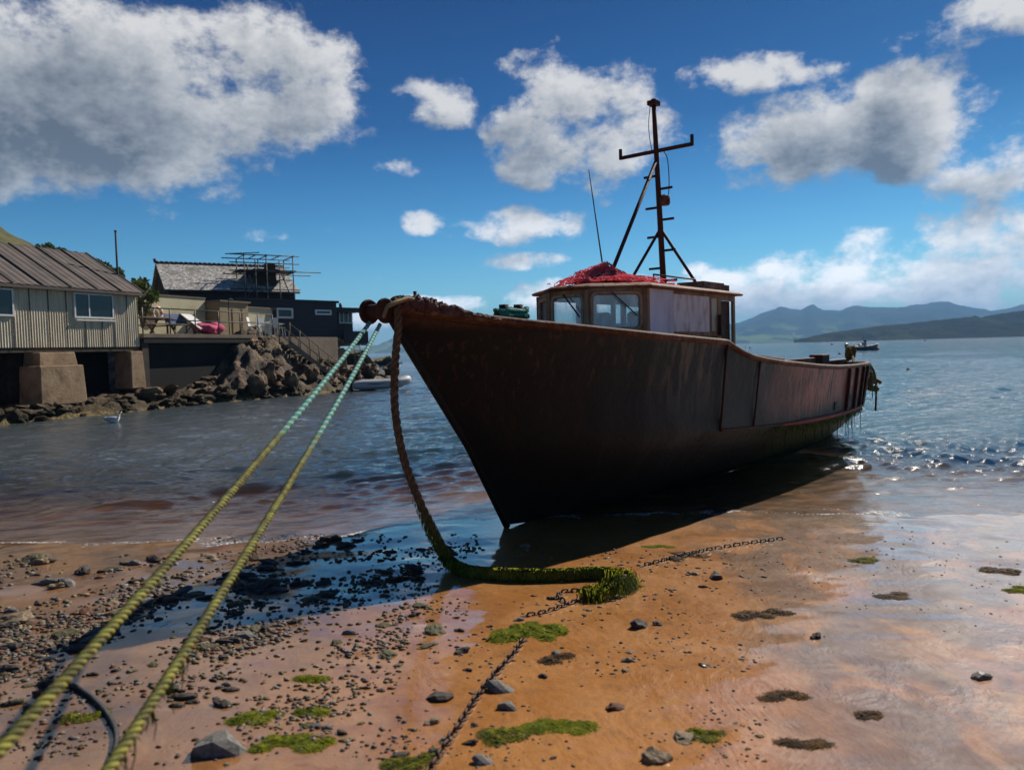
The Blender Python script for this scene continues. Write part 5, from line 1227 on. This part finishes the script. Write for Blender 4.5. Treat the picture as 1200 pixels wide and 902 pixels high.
for yq in (-.74, 1.44):
    for z in (zp+.45, zp+.95, zp-.05, zp-1.2, zp-2.2): W3(MB().tube([(xs_[0]-.9, yq, z), (xs_[-1]+(.4 if z != zp-.05 else 1.8), yq, z)], .035, 6), 'ledger', M['galv'], sf, O)
for a in xs_:
    for z in (zp-.08, zp+.95): W3(MB().tube([(a+.06, -.8, z), (a+.06, 1.5, z)], .035, 6), 'transom', M['galv'], sf, O)
for i in range(5): W3(MB().box(xs_[0]-.3, -.68+i*.42, zp, xs_[-1]+.2, -.3+i*.42, zp+.045), 'plank', M['plank'], sf, O)
W3(MB().bar((xs_[0], -.78, zp-2.2), (xs_[1], -.78, zp), .05, .05), 'brace', M['galv'], sf, O); W3(MB().bar((xs_[3], -.78, zp), (xs_[4], -.78, zp-2.2), .05, .05), 'brace', M['galv'], sf, O)
W3(MB().bar((xs_[0]-.9, .3, ztop+.05), (xs_[0]+1.2, .3, ztop+.22), .08, .05), 'loose_board', M['plank'], sf, O)
W3(MB().box(xs_[2]+.2, .2, zp+.05, xs_[2]+.8, .7, zp+.55), 'toolbox', M['darktimber'], sf, O)
# -------------------------------------------------------- hill behind and bushes
def hillside():
    xs = np.linspace(-95, -17, 110); ys = np.linspace(34, 120, 100); X, Y = np.meshgrid(xs, ys, indexing='ij')
    Z = np.zeros_like(X)
    tops = [(-60,250-60),(-20,243),(0,250),(15,258),(30,271),(50,280),(85,293),(110,305),(140,322),(165,345),(185,372),(215,400)]
    for i in range(X.shape[0]):
        for j in range(X.shape[1]):
            D = Y[i, j]; px = 600+900*X[i, j]/D*1.0+5; zt_ = atY(px, interp(px, tops), 72).z
            f = max(0, 1-((D-72)/34)**2) if D < 72 else max(.1, 1-((D-72)/60)**2); Z[i, j] = max(.2, zt_)*f
    Z = Z+1.3*fbm(X*.18, Y*.18, 5)+.4*fbm(X*.8, Y*.8, 3)-.6; Z[:, 0] -= 3
    m, g, b = newmat('hill_bracken'); P = g.geo(); n_ = g.noise(P, .35, 8, .65); col = g.ramp(n_, [(.3,(.03,.045,.012)),(.5,(.09,.085,.028)),(.65,(.17,.13,.05))]); g.set(b.inputs['Base Color'], col); b.inputs['Roughness'].default_value = 1; g.set(b.inputs['Normal'], g.bump(n_, 1, .4))
    tag(grid_mesh('hillside', X, Y, Z-.5, m, sm=True), kind='structure')
    return lambda x, y: float(Z[int(np.clip((x+95)/78*109, 0, 109)), int(np.clip((y-34)/86*99, 0, 99))])-.5
hz_ = hillside()
def bush(p, r, h, label, grp=None, n=900, s=.16):
    root = thing('bush', label, 'bush', p, 0, grp); m_ = MB(); tr = MB()
    cl = [(random.uniform(-.7,.7)*r, random.uniform(-.6,.6)*r, random.uniform(.25,.85)*h, random.uniform(.35,.6)*r) for _ in range(9)]
    for i in range(n):
        c = random.choice(cl); d = Vector((random.gauss(0,1), random.gauss(0,1), random.gauss(0,1))).normalized()*c[3]*random.random()**.35; q = Vector(c[:3])+Vector((d.x, d.y, d.z*.8))
        if q.z < 0: continue
        u = Vector((random.gauss(0,1), random.gauss(0,1), random.gauss(0,1))).normalized(); v = u.orthogonal().normalized(); k = s*random.uniform(.6,1.3); m_.add([q-u*k, q+v*k*.5, q+u*k, q-v*k*.5], [(0,1,2,3)])
    for c in cl[:5]: tr.tube([(0,0,-.3), (c[0]*.5, c[1]*.5, c[2]*.5), c[:3]], [.07,.05,.02], 5)
    m_.build('foliage', M['leaf'], root); tr.build('stem', M['darktimber'], root)
sx_, sz_ = Q.pix(163, 345, 3.6); bush(Q.w(sx_+.1, 3.6, 3.5), .8, 1.9, 'green bush poking out between the shed gable and the cream wall', None, 500, .14)
for i, (px, py, r) in enumerate([(50,291,.8),(62,293,.9),(75,296,1.0),(88,300,1.0),(100,304,.9),(114,310,.9),(130,319,1.0)]):
    p = atY(px, py, 66); p.z = atY(px, py+4, 66).z-r*.5; bush(p, r, r*1.1, 'dark bush in the row along the hill crest behind the shed', 'bushes on the hill crest', 420, .22)
# ------------------------------------------------------------------ small craft, buoys, gull
def dinghy():
    p = atZ(441, 457); D = p.y; root = thing('inflatable_dinghy', 'pale grey inflatable dinghy with a black outboard at the rocky point', 'dinghy', p, R_(14))
    P = [(-1.15,-.62,.28),(.3,-.66,.28),(.95,-.52,.32),(1.4,-.22,.42),(1.52,0,.45),(1.4,.22,.42),(.95,.52,.32),(.3,.66,.28),(-1.15,.62,.28)]; P = smooth_path(P, 2)
    MB().tube(P, [.12+.11*min(1, min(i, len(P)-1-i)/3) for i in range(len(P))], 12).build('tube', M['dinghy'], root)
    MB().hexa([(-1.0,-.5,.12),(1.2,-.3,.16),(1.2,.3,.16),(-1.0,.5,.12)],[(-1.0,-.5,.17),(1.2,-.3,.22),(1.2,.3,.22),(-1.0,.5,.17)]).build('floor', M['greyboat'], root)
    MB().box(-1.06,-.45,.1,-1.0,.45,.5).build('transom', M['darktimber'], root); MB().box(-.1,-.52,.4,.15,.52,.44).build('thwart', M['greyboat'], root)
    for s in (-1, 1): MB().tube(smooth_path([(-.5, s*.86, .36), (-.1, s*.88, .32), (.3, s*.88, .36)]), .02, 5).build('grab_line', M['netdark'], root)
    om = MB(); om.box(-1.38,-.13,.45,-1.02,.13,.82); om = om.build('outboard', M['motor'], root, bev=.05); MB().box(-1.24,-.06,-.1,-1.1,.06,.46).build('motor_leg', M['motor'], om); MB().tube([(-1.02,0,.62),(-.6,.1,.68)], .025, 6).build('tiller', M['motor'], om)
dinghy()
def launch():
    p = atZ(1011, 410.5); root = thing('motor_launch', 'small grey open motorboat moored out on the bay', 'motorboat', p, R_(6)); h = []
    for x, b, z0, z1 in [(-2.6,.85,-.1,.62),(-2.2,.95,-.2,.6),(-.5,1.0,-.25,.62),(1.0,.9,-.2,.74),(2.0,.55,-.05,.9),(2.55,.2,.3,1.0),(2.7,.03,.8,1.03)]:
        h.append([(x,-b,z1),(x,-b*.82,(z0+z1)/2-.1),(x,-b*.4,z0),(x,b*.4,z0),(x,b*.82,(z0+z1)/2-.1),(x,b,z1)])
    MB().loft(h, sm=True).build('hull', M['navy'], root)
    g2 = MB(); 
    for s in (-1, 1): g2.tube([(r[0][0], s*abs(r[0][1]), r[0][2]+.03) for r in h], .05, 6)
    g2.build('gunwale', M['greyboat'], root)
    MB().box(.0,-.35,.4,.5,.35,1.35).build('console', M['greyboat'], root, bev=.06); MB().box(.42,-.33,1.36,.46,.33,1.65).build('windscreen', M['pane'], root); MB().box(-.7,-.3,.4,-.25,.3,1.0).build('seat', M['navy'], root, bev=.05); MB().tube([(.2,0,1.3),(.1,0,2.3)], .03, 6).build('aerial', M['netdark'], root)
    om = MB().box(-3.1,-.22,.5,-2.6,.22,1.25).build('outboard', M['motor'], root, bev=.1); MB().box(-2.95,-.1,-.3,-2.75,.1,.5).build('motor_leg', M['motor'], om)
launch()
def buoy(px, py, r, label, mt='red'):
    p = atZ(px, py); b = thing('buoy', label, 'buoy', p, 0, 'mooring buoys on the bay'); pr = [(0,-.6),(.5,-.55),(.86,-.25),(1,.15),(.9,.55),(.6,.85),(.22,1.0),(.14,1.12)]
    MB().loft([[(q*r*math.cos(a)+1e-4*math.cos(a), q*r*math.sin(a)+1e-4*math.sin(a), z*r) for a in np.linspace(0, 6.283, 15)[:-1]] for q, z in pr]).build('float', M[mt], b); MB().ring((0,0,r*1.22), r*.17, r*.05, (0,1,0), 12, 5).build('eye', M['galv'], b)
for px, py, r, lb, mt in [(1027,410,.5,'large red buoy beside the moored motorboat','red'),(975,404,.5,'small red buoy left of the motorboat, far out','red'),(879,408,.35,'red buoy just beyond the boat cabin, right of its twin','red'),(874,407,.35,'red buoy just beyond the boat cabin, left of its twin','red'),(984,415,.22,'white buoy left of the motorboat','white'),(1064,433,.09,'small faded red buoy nearer the beach, right of the motorboat','orange'),(1084,399.5,.7,'tiny red buoy near the headland shore','red')]: buoy(px, py, r, lb, mt)
def gull():
    p = atZ(133, 496); root = thing('gull', 'white gull with grey wings floating near the quay', 'gull', p, R_(8)); root.scale = (1.25,)*3; rings = []
    for x, z, rx, rz in [(-.23,.13,.012,.008),(-.17,.12,.04,.03),(-.10,.09,.07,.06),(0,.065,.085,.075),(.09,.075,.075,.07),(.13,.12,.05,.055),(.145,.17,.036,.04),(.15,.205,.04,.038),(.17,.235,.036,.03),(.185,.25,.02,.015)]: rings.append([(x+(.3*math.sin(a)*rz if x > .12 else 0), rx*math.cos(a), z+rz*math.sin(a)) for a in np.linspace(0, 6.283, 13)[:-1]])
    MB().loft(rings).build('body', M['gullw'], root); MB().tube([(.19,0,.21),(.235,0,.2),(.25,0,.19)], [.012,.009,.003], 6).build('beak', M['beak'], root)
    for s in (-1, 1):
        MB().blob((-.05, s*.068, .115), (.14,.022,.045), 2, .08, 1, 1, sm=True).build('wing', M['gullg'], root); MB().blob((.195, s*.026, .22), .006, 1, 0, 1).build('eye', M['motor'], root)
gull()
